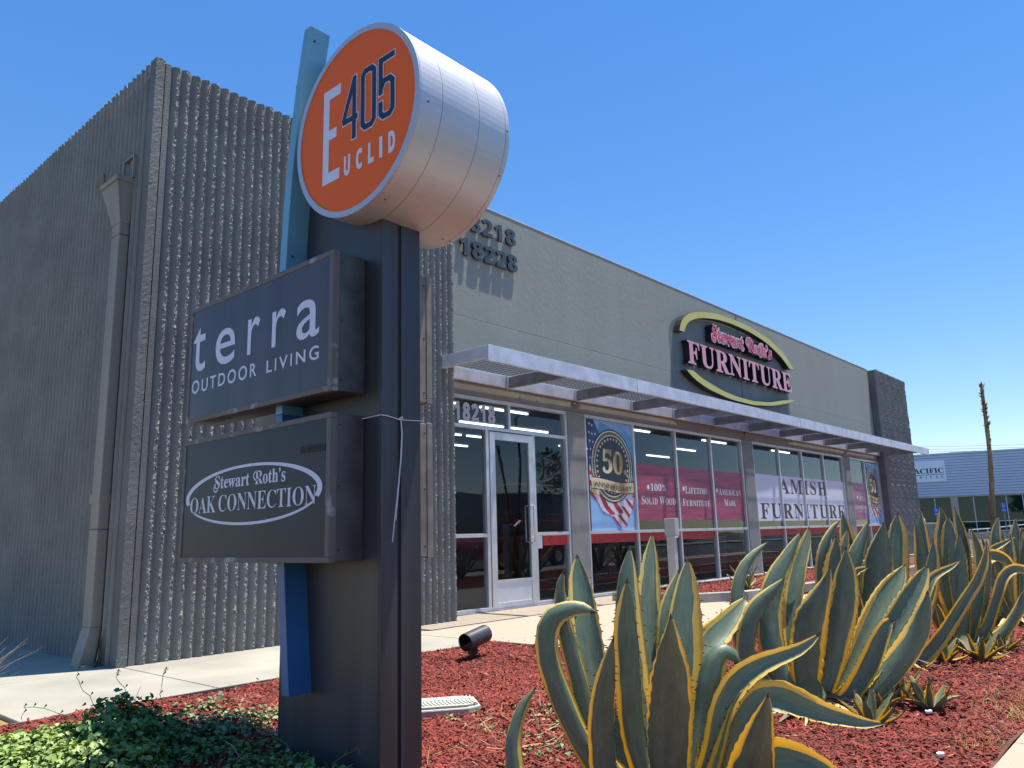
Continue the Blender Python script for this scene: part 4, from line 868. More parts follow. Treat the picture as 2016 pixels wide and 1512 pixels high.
# ================================================================== AGAVES
AG={"A1":[[2.615,1.582],[[-1,[[-0.049,0.055,0.0,0.065],[-0.193,0.258,0.033,0.062],[-0.315,0.439,0.116,0.067],[-0.327,0.47,0.2,0.064],[-0.314,0.473,0.284,0.053],[-0.283,0.456,0.37,0.038],[-0.239,0.423,0.439,0.0]]],[-1,[[-0.048,0.055,0.0,0.09],[-0.157,0.167,0.125,0.087],[-0.226,0.232,0.266,0.084],[-0.273,0.274,0.407,0.085],[-0.307,0.302,0.532,0.085],[-0.316,0.304,0.63,0.082],[-0.301,0.28,0.701,0.078],[-0.261,0.229,0.729,0.06],[-0.231,0.191,0.728,0.045],[-0.202,0.154,0.714,0.0]]],[-1,[[-0.036,0.041,0.0,0.083],[-0.146,0.172,0.172,0.077],[-0.186,0.224,0.328,0.07],[-0.207,0.253,0.487,0.067],[-0.225,0.277,0.612,0.064],[-0.236,0.294,0.731,0.05],[-0.234,0.294,0.814,0.031],[-0.222,0.283,0.87,0.0]]],[1,[[-0.021,0.024,0.009,0.09],[-0.063,0.192,0.221,0.102],[-0.056,0.268,0.371,0.112],[-0.038,0.315,0.494,0.123],[-0.013,0.353,0.623,0.122],[0.012,0.383,0.737,0.103],[0.033,0.409,0.836,0.071],[0.051,0.426,0.916,0.0]]],[-1,[[-0.01,0.011,0.0,0.09],[-0.023,0.067,0.179,0.103],[-0.026,0.106,0.314,0.113],[-0.014,0.134,0.47,0.115],[0.002,0.153,0.613,0.109],[0.023,0.166,0.753,0.091],[0.043,0.17,0.858,0.06],[0.064,0.169,0.946,0.0]]],[-1,[[-0.013,0.014,0.0,0.079],[-0.075,0.06,0.124,0.083],[-0.116,0.077,0.265,0.087],[-0.139,0.074,0.407,0.091],[-0.159,0.065,0.549,0.091],[-0.173,0.055,0.665,0.08],[-0.179,0.04,0.763,0.048],[-0.184,0.027,0.838,0.0]]],[1,[[-0.002,0.002,0.017,0.09],[0.036,0.057,0.22,0.097],[0.077,0.102,0.386,0.104],[0.121,0.139,0.544,0.111],[0.161,0.163,0.674,0.106],[0.202,0.178,0.789,0.087],[0.243,0.189,0.899,0.055],[0.28,0.197,0.997,0.0]]],[-1,[[-0.049,0.055,0.0,0.09],[-0.202,0.135,0.141,0.093],[-0.25,0.126,0.269,0.092],[-0.279,0.101,0.377,0.088],[-0.301,0.067,0.484,0.07],[-0.316,0.032,0.572,0.042],[-0.33,-0.003,0.655,0.0]]],[-1,[[-0.006,0.007,0.0,0.108],[-0.042,-0.014,0.079,0.129],[-0.091,-0.045,0.212,0.145],[-0.14,-0.085,0.342,0.153],[-0.192,-0.127,0.47,0.141],[-0.238,-0.164,0.577,0.098],[-0.278,-0.194,0.665,0.047],[-0.313,-0.219,0.736,0.0]]],[1,[[0.008,-0.009,0.008,0.09],[0.047,-0.01,0.159,0.107],[0.088,-0.005,0.307,0.121],[0.124,0.003,0.444,0.131],[0.161,0.009,0.577,0.137],[0.194,0.013,0.697,0.115],[0.227,0.016,0.811,0.069],[0.249,0.02,0.893,0.0]]],[-1,[[0.003,-0.004,0.016,0.079],[0.046,0.015,0.207,0.074],[0.085,0.045,0.391,0.069],[0.119,0.071,0.549,0.071],[0.158,0.08,0.678,0.064],[0.202,0.069,0.772,0.045],[0.243,0.057,0.853,0.0]]],[1,[[0.01,-0.012,0.016,0.09],[0.113,0.006,0.212,0.102],[0.193,0.027,0.357,0.113],[0.276,0.027,0.476,0.12],[0.359,0.007,0.56,0.119],[0.433,-0.021,0.613,0.096],[0.506,-0.047,0.672,0.059],[0.566,-0.068,0.722,0.0]]],[-1,[[0.009,-0.011,0.0,0.079],[0.05,-0.046,0.113,0.08],[0.088,-0.073,0.246,0.085],[0.115,-0.091,0.348,0.093],[0.137,-0.105,0.452,0.094],[0.159,-0.12,0.522,0.087],[0.188,-0.148,0.548,0.068],[0.217,-0.175,0.519,0.034],[0.212,-0.166,0.486,0.0]]],[1,[[0.012,-0.013,0.0,0.079],[0.059,-0.076,0.099,0.076],[0.088,-0.12,0.227,0.077],[0.104,-0.148,0.339,0.081],[0.125,-0.18,0.417,0.085],[0.156,-0.222,0.474,0.085],[0.194,-0.272,0.512,0.074],[0.236,-0.327,0.539,0.059],[0.279,-0.382,0.562,0.044],[0.312,-0.426,0.593,0.026],[0.335,-0.457,0.625,0.0]]],[1,[[0.017,-0.02,0.0,0.083],[0.078,-0.105,0.083,0.087],[0.103,-0.15,0.186,0.091],[0.126,-0.192,0.281,0.098],[0.146,-0.227,0.35,0.106],[0.174,-0.271,0.4,0.109],[0.215,-0.329,0.408,0.106],[0.254,-0.385,0.386,0.091],[0.296,-0.448,0.355,0.072],[0.337,-0.509,0.335,0.054],[0.377,-0.567,0.318,0.032],[0.416,-0.625,0.318,0.0]]],[-1,[[0.01,-0.011,0.0,0.101],[0.026,-0.126,0.018,0.124],[0.015,-0.244,0.123,0.138],[-0.018,-0.311,0.222,0.135],[-0.053,-0.353,0.298,0.107],[-0.09,-0.394,0.373,0.072],[-0.123,-0.43,0.437,0.036],[-0.156,-0.458,0.493,0.0]]],[1,[[0.016,-0.019,0.0,0.09],[0.07,-0.188,0.1,0.099],[0.076,-0.269,0.202,0.109],[0.095,-0.346,0.238,0.111],[0.11,-0.41,0.238,0.099],[0.121,-0.478,0.221,0.074],[0.127,-0.543,0.199,0.043],[0.131,-0.604,0.178,0.0]]],[1,[[-0.012,0.013,0.007,0.061],[0.007,0.15,0.038,0.056],[0.043,0.272,0.078,0.039],[0.071,0.374,0.111,0.0]]]]],"A2":[[4.507,1.812],[[-1,[[-0.018,0.021,0.006,0.096],[-0.106,0.178,0.105,0.091],[-0.147,0.282,0.237,0.087],[-0.141,0.333,0.4,0.082],[-0.109,0.35,0.553,0.077],[-0.073,0.348,0.666,0.072],[-0.028,0.332,0.76,0.067],[0.026,0.3,0.829,0.052],[0.082,0.262,0.881,0.031],[0.134,0.227,0.922,0.0]]],[-1,[[-0.016,0.018,0.0,0.101],[-0.143,0.167,0.045,0.096],[-0.201,0.238,0.154,0.096],[-0.219,0.262,0.262,0.097],[-0.215,0.26,0.371,0.103],[-0.195,0.241,0.48,0.104],[-0.162,0.207,0.56,0.093],[-0.114,0.155,0.625,0.07],[-0.071,0.109,0.676,0.041],[-0.036,0.071,0.723,0.0]]],[-1,[[-0.016,0.018,0.0,0.112],[-0.067,0.117,0.145,0.131],[-0.075,0.158,0.265,0.144],[-0.064,0.18,0.401,0.145],[-0.038,0.183,0.525,0.141],[-0.002,0.172,0.636,0.13],[0.045,0.146,0.735,0.114],[0.099,0.112,0.82,0.084],[0.154,0.076,0.907,0.049],[0.199,0.047,0.977,0.0]]],[1,[[-0.007,0.008,0.011,0.101],[0.002,0.072,0.207,0.109],[0.045,0.096,0.38,0.117],[0.087,0.106,0.517,0.119],[0.139,0.102,0.643,0.114],[0.191,0.091,0.751,0.103],[0.245,0.072,0.844,0.08],[0.296,0.055,0.933,0.05],[0.332,0.046,1.006,0.0]]],[-1,[[-0.006,0.007,0.0,0.112],[-0.023,0.015,0.042,0.124],[-0.033,0.008,0.137,0.147],[-0.04,-0.012,0.274,0.175],[-0.044,-0.034,0.398,0.187],[-0.04,-0.064,0.508,0.17],[-0.028,-0.099,0.59,0.13],[-0.013,-0.135,0.664,0.085],[-0.005,-0.161,0.727,0.04],[-0.002,-0.18,0.791,0.0]]],[-1,[[0.003,-0.003,0.0,0.09],[0.028,-0.036,0.039,0.096],[0.058,-0.079,0.159,0.107],[0.081,-0.114,0.28,0.125],[0.101,-0.149,0.416,0.143],[0.118,-0.179,0.54,0.155],[0.129,-0.201,0.651,0.144],[0.134,-0.215,0.748,0.104],[0.135,-0.223,0.824,0.046],[0.134,-0.228,0.889,0.0]]],[1,[[0.022,-0.025,0.0,0.096],[0.139,-0.115,0.11,0.097],[0.236,-0.177,0.238,0.11],[0.31,-0.219,0.351,0.14],[0.382,-0.261,0.452,0.159],[0.454,-0.303,0.55,0.155],[0.517,-0.34,0.636,0.126],[0.57,-0.372,0.704,0.072],[0.618,-0.4,0.77,0.0]]],[1,[[0.018,-0.02,0.0,0.096],[0.104,-0.107,0.048,0.096],[0.196,-0.196,0.136,0.102],[0.277,-0.271,0.254,0.115],[0.341,-0.328,0.354,0.133],[0.401,-0.382,0.454,0.145],[0.458,-0.432,0.549,0.14],[0.507,-0.475,0.637,0.112],[0.546,-0.509,0.71,0.065],[0.577,-0.535,0.766,0.0]]],[-1,[[0.02,-0.022,0.0,0.101],[0.116,-0.147,0.003,0.107],[0.185,-0.241,0.076,0.118],[0.237,-0.315,0.16,0.129],[0.285,-0.386,0.248,0.135],[0.326,-0.448,0.337,0.136],[0.357,-0.497,0.428,0.119],[0.376,-0.531,0.515,0.085],[0.386,-0.552,0.581,0.045],[0.387,-0.561,0.636,0.0]]],[1,[[0.013,-0.015,0.0,0.096],[0.083,-0.106,0.025,0.096],[0.129,-0.172,0.093,0.101],[0.169,-0.232,0.184,0.107],[0.199,-0.281,0.278,0.107],[0.222,-0.322,0.367,0.096],[0.242,-0.356,0.438,0.074],[0.259,-0.381,0.47,0.045],[0.275,-0.404,0.475,0.0]]],[-1,[[-0.007,0.008,0.0,0.095],[-0.168,0.079,0.0,0.077],[-0.278,0.113,0.004,0.049],[-0.355,0.131,0.046,0.0]]],[-1,[[-0.004,0.005,0.0,0.095],[-0.01,-0.095,0.0,0.083],[-0.031,-0.187,0.0,0.054],[-0.059,-0.267,0.029,0.0]]]]],"A2b":[[6.175,1.923],[[-1,[[-0.006,0.007,0.0,0.132],[-0.017,0.014,0.078,0.147],[-0.031,0.018,0.255,0.177],[-0.031,0.007,0.416,0.2],[-0.023,-0.013,0.56,0.216],[-0.012,-0.037,0.704,0.201],[0.001,-0.061,0.831,0.15],[0.013,-0.084,0.941,0.075],[0.02,-0.098,1.022,0.0]]],[1,[[0.005,-0.006,0.007,0.117],[0.059,-0.038,0.178,0.126],[0.125,-0.07,0.388,0.142],[0.183,-0.094,0.585,0.159],[0.224,-0.105,0.749,0.16],[0.258,-0.114,0.88,0.139],[0.285,-0.119,0.993,0.093],[0.309,-0.124,1.092,0.0]]],[-1,[[-0.017,0.019,0.001,0.103],[-0.127,0.166,0.116,0.096],[-0.198,0.28,0.348,0.09],[-0.206,0.32,0.583,0.083],[-0.183,0.315,0.747,0.076],[-0.151,0.293,0.858,0.069],[-0.111,0.26,0.943,0.054],[-0.072,0.226,1.006,0.035],[-0.036,0.193,1.046,0.0]]],[1,[[-0.01,0.012,0.0,0.11],[-0.094,0.107,0.098,0.118],[-0.168,0.191,0.26,0.133],[-0.202,0.23,0.458,0.149],[-0.203,0.231,0.621,0.15],[-0.189,0.216,0.748,0.12],[-0.174,0.198,0.857,0.06],[-0.169,0.192,0.939,0.0]]],[1,[[-0.004,0.004,0.014,0.117],[-0.006,0.079,0.285,0.127],[0.012,0.137,0.536,0.137],[0.045,0.168,0.757,0.131],[0.068,0.19,0.908,0.109],[0.085,0.207,1.023,0.063],[0.104,0.215,1.116,0.0]]],[1,[[-0.008,0.009,0.021,0.103],[-0.065,0.128,0.324,0.104],[-0.07,0.19,0.613,0.098],[-0.043,0.194,0.798,0.076],[-0.014,0.179,0.89,0.054],[0.018,0.161,0.984,0.0]]],[-1,[[-0.01,0.011,0.0,0.11],[-0.043,0.072,0.183,0.118],[-0.065,0.127,0.396,0.127],[-0.058,0.148,0.595,0.128],[-0.023,0.129,0.741,0.122],[0.026,0.092,0.862,0.092],[0.073,0.055,0.962,0.054],[0.109,0.027,1.048,0.0]]],[1,[[-0.014,0.016,0.001,0.095],[-0.121,0.101,0.402,0.081],[-0.145,0.106,0.619,0.059],[-0.126,0.077,0.676,0.045],[-0.098,0.041,0.693,0.03],[-0.071,0.006,0.703,0.0]]],[1,[[0.014,-0.016,0.0,0.11],[0.13,-0.126,0.123,0.103],[0.228,-0.21,0.277,0.097],[0.298,-0.263,0.435,0.097],[0.341,-0.291,0.56,0.106],[0.374,-0.308,0.688,0.091],[0.4,-0.319,0.798,0.053],[0.417,-0.322,0.891,0.0]]],[1,[[0.012,-0.013,0.0,0.11],[0.127,-0.187,0.03,0.109],[0.188,-0.29,0.127,0.102],[0.231,-0.376,0.243,0.095],[0.266,-0.452,0.363,0.087],[0.299,-0.527,0.479,0.08],[0.329,-0.596,0.585,0.073],[0.344,-0.644,0.691,0.062],[0.345,-0.671,0.779,0.036],[0.34,-0.689,0.865,0.0]]],[1,[[0.016,-0.018,0.013,0.103],[0.15,-0.151,0.246,0.096],[0.241,-0.236,0.439,0.082],[0.309,-0.299,0.592,0.068],[0.361,-0.351,0.644,0.053],[0.425,-0.416,0.682,0.034],[0.485,-0.476,0.728,0.0]]],[-1,[[-0.013,0.015,0.0,0.073],[-0.167,0.067,0.0,0.043],[-0.284,0.095,0.0,0.0]]],[-1,[[0.01,-0.011,0.0,0.08],[-0.035,-0.131,0.0,0.05],[-0.079,-0.213,0.0,0.0]]]]],"A3":[[7.163,1.65],[[-1,[[-0.003,0.003,0.0,0.137],[0.005,-0.006,0.205,0.154],[0.018,-0.021,0.38,0.163],[0.035,-0.04,0.538,0.155],[0.055,-0.063,0.697,0.123],[0.069,-0.078,0.817,0.066],[0.075,-0.086,0.922,0.0]]],[1,[[-0.007,0.008,0.012,0.113],[-0.014,0.047,0.243,0.114],[0.007,0.067,0.518,0.115],[0.045,0.06,0.738,0.117],[0.085,0.043,0.9,0.109],[0.114,0.031,1.024,0.076],[0.129,0.035,1.149,0.0]]],[-1,[[-0.005,0.006,0.004,0.113],[-0.005,0.019,0.224,0.122],[0.009,0.02,0.479,0.139],[0.038,0.003,0.677,0.149],[0.061,-0.012,0.838,0.133],[0.076,-0.019,0.96,0.092],[0.086,-0.022,1.063,0.0]]],[1,[[0.003,-0.003,0.004,0.113],[0.071,-0.038,0.259,0.114],[0.137,-0.063,0.512,0.116],[0.189,-0.075,0.732,0.109],[0.216,-0.071,0.895,0.093],[0.228,-0.057,1.02,0.059],[0.24,-0.046,1.134,0.0]]],[1,[[-0.012,0.013,0.02,0.113],[-0.057,0.108,0.362,0.106],[-0.051,0.14,0.64,0.099],[-0.035,0.15,0.843,0.084],[-0.021,0.156,0.987,0.059],[-0.001,0.153,1.124,0.0]]],[-1,[[-0.015,0.017,0.012,0.105],[-0.128,0.146,0.367,0.098],[-0.148,0.169,0.605,0.09],[-0.144,0.164,0.785,0.082],[-0.146,0.166,0.927,0.05],[-0.153,0.174,1.037,0.0]]],[1,[[0.01,-0.012,0.0,0.113],[0.06,-0.072,0.164,0.105],[0.112,-0.138,0.377,0.098],[0.146,-0.184,0.593,0.082],[0.149,-0.192,0.753,0.07],[0.138,-0.183,0.866,0.045],[0.122,-0.169,0.964,0.0]]],[-1,[[0.016,-0.018,0.0,0.113],[0.098,-0.112,0.201,0.097],[0.154,-0.175,0.395,0.09],[0.187,-0.213,0.571,0.082],[0.21,-0.239,0.731,0.058],[0.22,-0.25,0.863,0.0]]],[1,[[0.017,-0.019,0.011,0.113],[0.141,-0.111,0.315,0.114],[0.218,-0.158,0.529,0.116],[0.275,-0.195,0.675,0.108],[0.337,-0.248,0.73,0.1],[0.403,-0.307,0.715,0.084],[0.454,-0.349,0.66,0.058],[0.481,-0.365,0.594,0.0]]],[1,[[0.01,-0.011,0.0,0.105],[0.077,-0.099,0.063,0.097],[0.14,-0.188,0.193,0.089],[0.182,-0.26,0.376,0.081],[0.221,-0.329,0.559,0.081],[0.273,-0.403,0.628,0.077],[0.325,-0.476,0.611,0.057],[0.365,-0.536,0.538,0.0]]],[-1,[[0.004,-0.004,0.0,0.105],[0.066,-0.097,0.026,0.096],[0.132,-0.203,0.079,0.092],[0.193,-0.309,0.171,0.088],[0.232,-0.394,0.299,0.08],[0.261,-0.47,0.442,0.064],[0.29,-0.542,0.558,0.0]]],[1,[[-0.011,0.012,0.0,0.097],[-0.102,0.057,0.173,0.072],[-0.159,0.071,0.314,0.048],[-0.212,0.09,0.414,0.0]]],[-1,[[-0.008,0.009,0.0,0.088],[-0.148,0.069,0.0,0.056],[-0.247,0.099,0.027,0.0]]],[-1,[[0.008,-0.009,0.0,0.088],[-0.004,-0.096,0.0,0.056],[-0.021,-0.158,0.0,0.0]]]]],"A4":[[9.33,1.651],[[-1,[[-0.003,0.004,0.0,0.122],[0.002,-0.002,0.186,0.143],[0.01,-0.011,0.408,0.164],[0.033,-0.037,0.607,0.154],[0.061,-0.07,0.757,0.083],[0.081,-0.092,0.883,0.0]]],[1,[[-0.006,0.006,0.01,0.112],[0.003,0.023,0.234,0.112],[0.018,0.05,0.532,0.114],[0.051,0.051,0.784,0.104],[0.09,0.029,0.937,0.073],[0.131,0.002,1.06,0.0]]],[1,[[0.004,-0.005,0.01,0.112],[0.084,-0.048,0.379,0.113],[0.152,-0.08,0.678,0.104],[0.204,-0.107,0.881,0.084],[0.244,-0.126,1.045,0.0]]],[1,[[-0.012,0.014,0.01,0.101],[-0.075,0.085,0.337,0.092],[-0.089,0.101,0.612,0.082],[-0.054,0.062,0.726,0.067],[0.02,-0.022,0.784,0.046],[0.112,-0.127,0.851,0.0]]],[-1,[[0.01,-0.011,0.0,0.111],[0.07,-0.08,0.232,0.112],[0.124,-0.141,0.503,0.113],[0.167,-0.19,0.727,0.083],[0.195,-0.222,0.929,0.0]]],[-1,[[0.006,-0.006,0.0,0.111],[0.056,-0.075,0.111,0.102],[0.12,-0.165,0.281,0.102],[0.186,-0.264,0.476,0.082],[0.238,-0.347,0.674,0.0]]],[1,[[0.008,-0.009,0.009,0.112],[0.115,-0.096,0.279,0.113],[0.227,-0.179,0.574,0.103],[0.311,-0.235,0.825,0.084],[0.368,-0.267,1.029,0.0]]],[-1,[[-0.008,0.009,0.0,0.101],[-0.077,0.088,0.032,0.081],[-0.129,0.147,0.118,0.061],[-0.151,0.172,0.241,0.0]]],[-1,[[-0.007,0.008,0.0,0.101],[-0.058,0.066,0.164,0.092],[-0.077,0.087,0.387,0.072],[-0.064,0.073,0.586,0.0]]]]]}
WID = 1.14
def leaf_mesh(pts, side, seed, campos=(0, 0, 1.0), view=None):
    """pts rows: local x,y,z,width from base to tip. view: direction the broad side faces."""
    g = random.Random(seed); P0 = np.array([p[:3] for p in pts], float); W0 = np.array([p[3] for p in pts], float)*WID
    s0 = np.r_[0, np.cumsum(np.linalg.norm(np.diff(P0, axis=0), axis=1))]; Ltot = s0[-1]
    # Catmull-Rom resample
    n = max(14, int(Ltot/.028)); ts = np.linspace(0, 1, n)**.92*Ltot; Q = np.zeros((n, 3)); W = np.interp(ts, s0, W0)
    def cr(A, k, t):
        a = A[max(k-1, 0)]; b = A[k]; c = A[min(k+1, len(A)-1)]; d = A[min(k+2, len(A)-1)]
        return .5*((2*b)+(-a+c)*t+(2*a-5*b+4*c-d)*t*t+(-a+3*b-3*c+d)*t**3)
    for i, t in enumerate(ts):
        k = min(int(np.searchsorted(s0, t, 'right'))-1, len(P0)-2); k = max(k, 0); u = (t-s0[k])/max(1e-6, s0[k+1]-s0[k]); Q[i] = cr(P0, k, u); W[i] = max(0.002, cr(W0, k, u))
    W[-1] = .003
    K = 9; us = np.linspace(-1, 1, K); V = []; UV = []; F = []; MI = []
    curl = .30+.12*g.random(); ph = g.random()*6
    wav = g.uniform(.03, .06)
    for i in range(n):
        t = Q[min(i+1, n-1)]-Q[max(i-1, 0)]; t /= max(1e-9, np.linalg.norm(t)); vd = view[i] if isinstance(view, np.ndarray) and view.ndim == 2 else view
        if vd is None: vd = Q[i]
        vd = vd/np.linalg.norm(vd); wv = np.cross(t, vd); wn = np.linalg.norm(wv)
        wv = wv/max(wn, 1e-6); nn = np.cross(wv, t)   # roughly away from / to viewer
        if nn @ vd > 0: nn = -nn                      # nn points to the viewer
        ad = nn*(1 if side > 0 else -1)               # adaxial (inner) side
        s = ts[i]/Ltot; hw = W[i]/2
        gut = hw*curl*(1.35-.5*s)
        for j, u in enumerate(us):
            sc = 1+(wav*math.sin(ts[i]*2*PI/.055+ph+(1 if u > 0 else 0))*(abs(u) > .9)*(s < .93))
            off = gut*(abs(u)**2.1); th = .010*(1-abs(u)**2)*(1-s*.7)
            p = Q[i]+wv*hw*u*sc*(1-.10*abs(u)**2)+ad*off
            V.append(p-ad*th); UV.append((.5+u*(.55 if side > 0 else .455), ts[i]))
        for j, u in enumerate(us):
            off = gut*(abs(u)**2.1)
            sc = 1+(wav*math.sin(ts[i]*2*PI/.055+ph+(1 if u > 0 else 0))*(abs(u) > .9)*(s < .93))
            V.append(Q[i]+wv*hw*u*sc*(1-.10*abs(u)**2)+ad*(off+.0012)); UV.append((.5+u*(.55 if side > 0 else .455), ts[i]))
    def id_(i, j, s_): return i*2*K+s_*K+j
    for i in range(n-1):
        tipm = 1 if ts[i] > Ltot-.030 else 0
        for j in range(K-1):
            F.append((id_(i, j, 0), id_(i, j+1, 0), id_(i+1, j+1, 0), id_(i+1, j, 0))); MI.append(tipm)
            F.append((id_(i, j, 1), id_(i+1, j, 1), id_(i+1, j+1, 1), id_(i, j+1, 1))); MI.append(tipm)
        for j in (0, K-1): F.append((id_(i, j, 0), id_(i, j, 1), id_(i+1, j, 1), id_(i+1, j, 0))); MI.append(tipm)
    # marginal teeth
    for e, u in ((0, -1), (K-1, 1)):
        s_ = .10
        while s_ < Ltot*.92:
            i = int(np.searchsorted(ts, s_)); i = min(max(i, 1), n-2); p = np.array(V[id_(i, e, 1)]); pin = np.array(V[id_(i, e-(1 if e else -1), 1)])
            o = p-pin; o /= max(1e-6, np.linalg.norm(o)); t = Q[i+1]-Q[i]; t /= np.linalg.norm(t); nrm = np.cross(o, t); k = len(V); sz = .0085+.004*g.random()
            V += [p-t*sz*.33, p+t*sz*.33, p+nrm*sz*.2, p+o*sz*1.25-t*sz*.5]; UV += [(0, 0)]*4
            F += [(k, k+1, k+3), (k+1, k+2, k+3), (k+2, k, k+3)]; MI += [1]*3
            s_ += g.uniform(.028, .065)
    me = bpy.data.meshes.new('leaf'); me.from_pydata([tuple(v) for v in V], [], F); uvl = me.uv_layers.new(name='UVMap')
    vi = np.zeros(len(me.loops), 'i'); me.loops.foreach_get('vertex_index', vi); uvl.data.foreach_set('uv', np.array(UV, 'f')[vi].ravel()); me.polygons.foreach_set('material_index', MI)
    for p in me.polygons: p.use_smooth = True
    me.materials.append(MT['leaf']); me.materials.append(MT['spine']); return me
LAB = {'A1': 'largest nearest variegated agave, in front of the entrance paving', 'A2': 'second variegated agave from the pylon, base and bending leaf shadows on bark',
       'A2b': 'variegated agave crowded behind the second one, long pale leaf reaching right', 'A3': 'variegated agave on the bark beside the curved arching leaf, fourth along the row', 'A4': 'fifth agave along the row at the edge of the bed'}
GA = 'variegated agaves in the bark bed'
for key, (c, leaves) in AG.items():
    t = thing('agave', LAB[key], 'agave', (c[0], c[1], 0), GA)
    for i, (side, pts) in enumerate(leaves):
        P_ = np.array([[p[0]+c[0], p[1]+c[1], p[2]-1.0] for p in pts])
        # direction from the place the plant is looked at: fixed in the world, kept as geometry
        vd = P_.mean(0)
        me = leaf_mesh(pts, side, hash((key, i)) % 999 if False else i*13+len(key)*7+ord(key[-1]), view=vd)
        o = link(bpy.data.objects.new('leaf', me)); o.parent = t
    core = MB(); core.tube([(0, 0, -.02), (0, 0, .08), (0, 0, .18)], [.10, .09, .04], 12); me = core.mesh('heart'); o = link(bpy.data.objects.new('heart', me)); me.materials.append(MT['stem']); o.parent = t
def rosette(center, nleaf, L, Wd, label, seed, group=GA, cat='agave', lean=(25, 80), name='agave', z0=0.):
    g = random.Random(seed); t = thing(name, label, cat, (center[0], center[1], z0), group)
    for i in range(nleaf):
        az = i*2.39996+g.uniform(-.2, .2); f_ = (i+.5)/nleaf; el = math.radians(lean[1]-(lean[1]-lean[0])*f_+g.uniform(-6, 6)); Ln = L*g.uniform(.82, 1.12)*(.8+.2*math.sin(f_*PI)); bend = g.uniform(-.5, .5)*(.4+f_)
        d = np.array([math.cos(az), math.sin(az)]); pts = []
        r, z = .03, .01
        for k in range(8):
            s = k/7; e = el-(s-.35)*bend*1.2; pts.append([d[0]*r, d[1]*r, max(z, .012), Wd*(.75+.35*math.sin(min(1, s*1.5)*PI*.62))*(1 if s < .45 else max(0, (1-(s-.45)/.55))**.75)])
            r += Ln/7*math.cos(e); z += Ln/7*math.sin(e)
        vd = np.array([math.cos(az)*math.sin(el)*1., math.sin(az)*math.sin(el), -math.cos(el)])   # faces outwards/down : abaxial outside
        me = leaf_mesh(pts, -1, seed*31+i, view=-vd); o = link(bpy.data.objects.new('leaf', me)); o.parent = t
    return t
# the row goes on beyond the traced ones
far = [((10.9, 1.55), 17, .95, .15, 'agave just past the fifth one, tips level with the siding windows'), ((12.3, 2.05), 16, .95, .14, 'agave behind the fifth one and below the dry flower stalk'), ((13.4, 1.35), 15, .9, .14, 'seventh agave at the right picture edge'),
       ((14.2, 2.5), 14, .95, .14, 'agave at the foot of the tall dry flower stalk'), ((15.8, 1.7), 14, .95, .14, 'agave near the far end of the row, right of the stalk'), ((17.4, 2.6), 13, .95, .14, 'agave near the far end of the row, left of its neighbour'), ((19.4, 1.9), 12, .95, .14, 'last agave at the far end of the row')]
for i, (c, n, L, W_, lab) in enumerate(far): rosette(c, n, L, W_, lab, 40+i, lean=(38, 84))
pups = [((3.87, 1.98), .20, 'small agave pup between the first two large agaves'), ((3.98, 2.15), .17, 'tiny agave pup behind the pup between the first two agaves'), ((5.02, 1.50), .22, 'dark agave pup cluster member nearest the second agave'), ((4.86, 1.30), .20, 'agave pup with white tip litter beside it on the bark'),
        ((4.72, 1.52), .17, 'smallest agave pup right of the second agave base'), ((4.35, 1.45), .20, 'agave pup in front of the second agave base'), ((6.75, 1.42), .24, 'agave pup at the foot of the fourth agave'), ((7.3, 1.38), .20, 'agave pup right of the fourth agave base'), ((6.55, 1.62), .22, 'shaded agave pup between the third and fourth agaves'), ((9.1, 1.38), .22, 'agave pup before the fifth agave'),
        ((2.95, 1.95), .18, 'agave pup tucked beneath the nearest agave')]
for i, (c, L, lab) in enumerate(pups): rosette(c, 11, L, L*.20, lab, 90+i, 'agave pups', 'agave pup', (20, 75), 'agave_pup')
rosette((11.25, 5.35), 14, .46, .055, 'small agave in the planter before the banner windows', 130, None, 'agave', (25, 85), z0=.10)
rosette((12.6, 5.45), 12, .34, .05, 'second small agave in the planter, deeper along the kerb', 131, None, 'agave', (25, 85), z0=.10)
# dead basal leaves around the large plants
for j, (cx_, cy_) in enumerate(((4.507, 1.812), (6.175, 1.923), (7.163, 1.65), (9.33, 1.651))):
    t = thing('dead_agave_leaves', ['heap of dead basal leaves under the second agave', 'heap of dead basal leaves under the crowded third agave', 'heap of dead basal leaves under the fourth agave', 'heap of dead basal leaves under the fifth agave'][j], 'dead leaves', (cx_, cy_, 0), 'dead leaves under the agaves')
    g = random.Random(200+j)
    for k in range(16):
        az = g.uniform(0, 6.28); L = g.uniform(.18, .34); mb = MB(); d = Vector((math.cos(az), math.sin(az), 0)); n_ = Vector((-d.y, d.x, 0)); r = .08; z = g.uniform(.05, .10); w_ = g.uniform(.02, .04)
        pr = []
        for q in range(5):
            s = q/4; p = d*(r+L*s); zz = max(.012, z*(1-s*1.2)+.02*math.sin(s*3)); ww = w_*(1-s*.85); pr.append((Vector((cx_, cy_, 0))+p-n_*ww+Vector((0, 0, zz+ww*.5)), Vector((cx_, cy_, 0))+p+Vector((0, 0, zz)), Vector((cx_, cy_, 0))+p+n_*ww+Vector((0, 0, zz+ww*.5))))
        for q in range(4):
            for e in range(2): mb.q(pr[q][e], pr[q][e+1], pr[q+1][e+1], pr[q+1][e])
        mb.obj('dead_leaf', 'stalkt' if g.random() < .6 else 'straw', t)
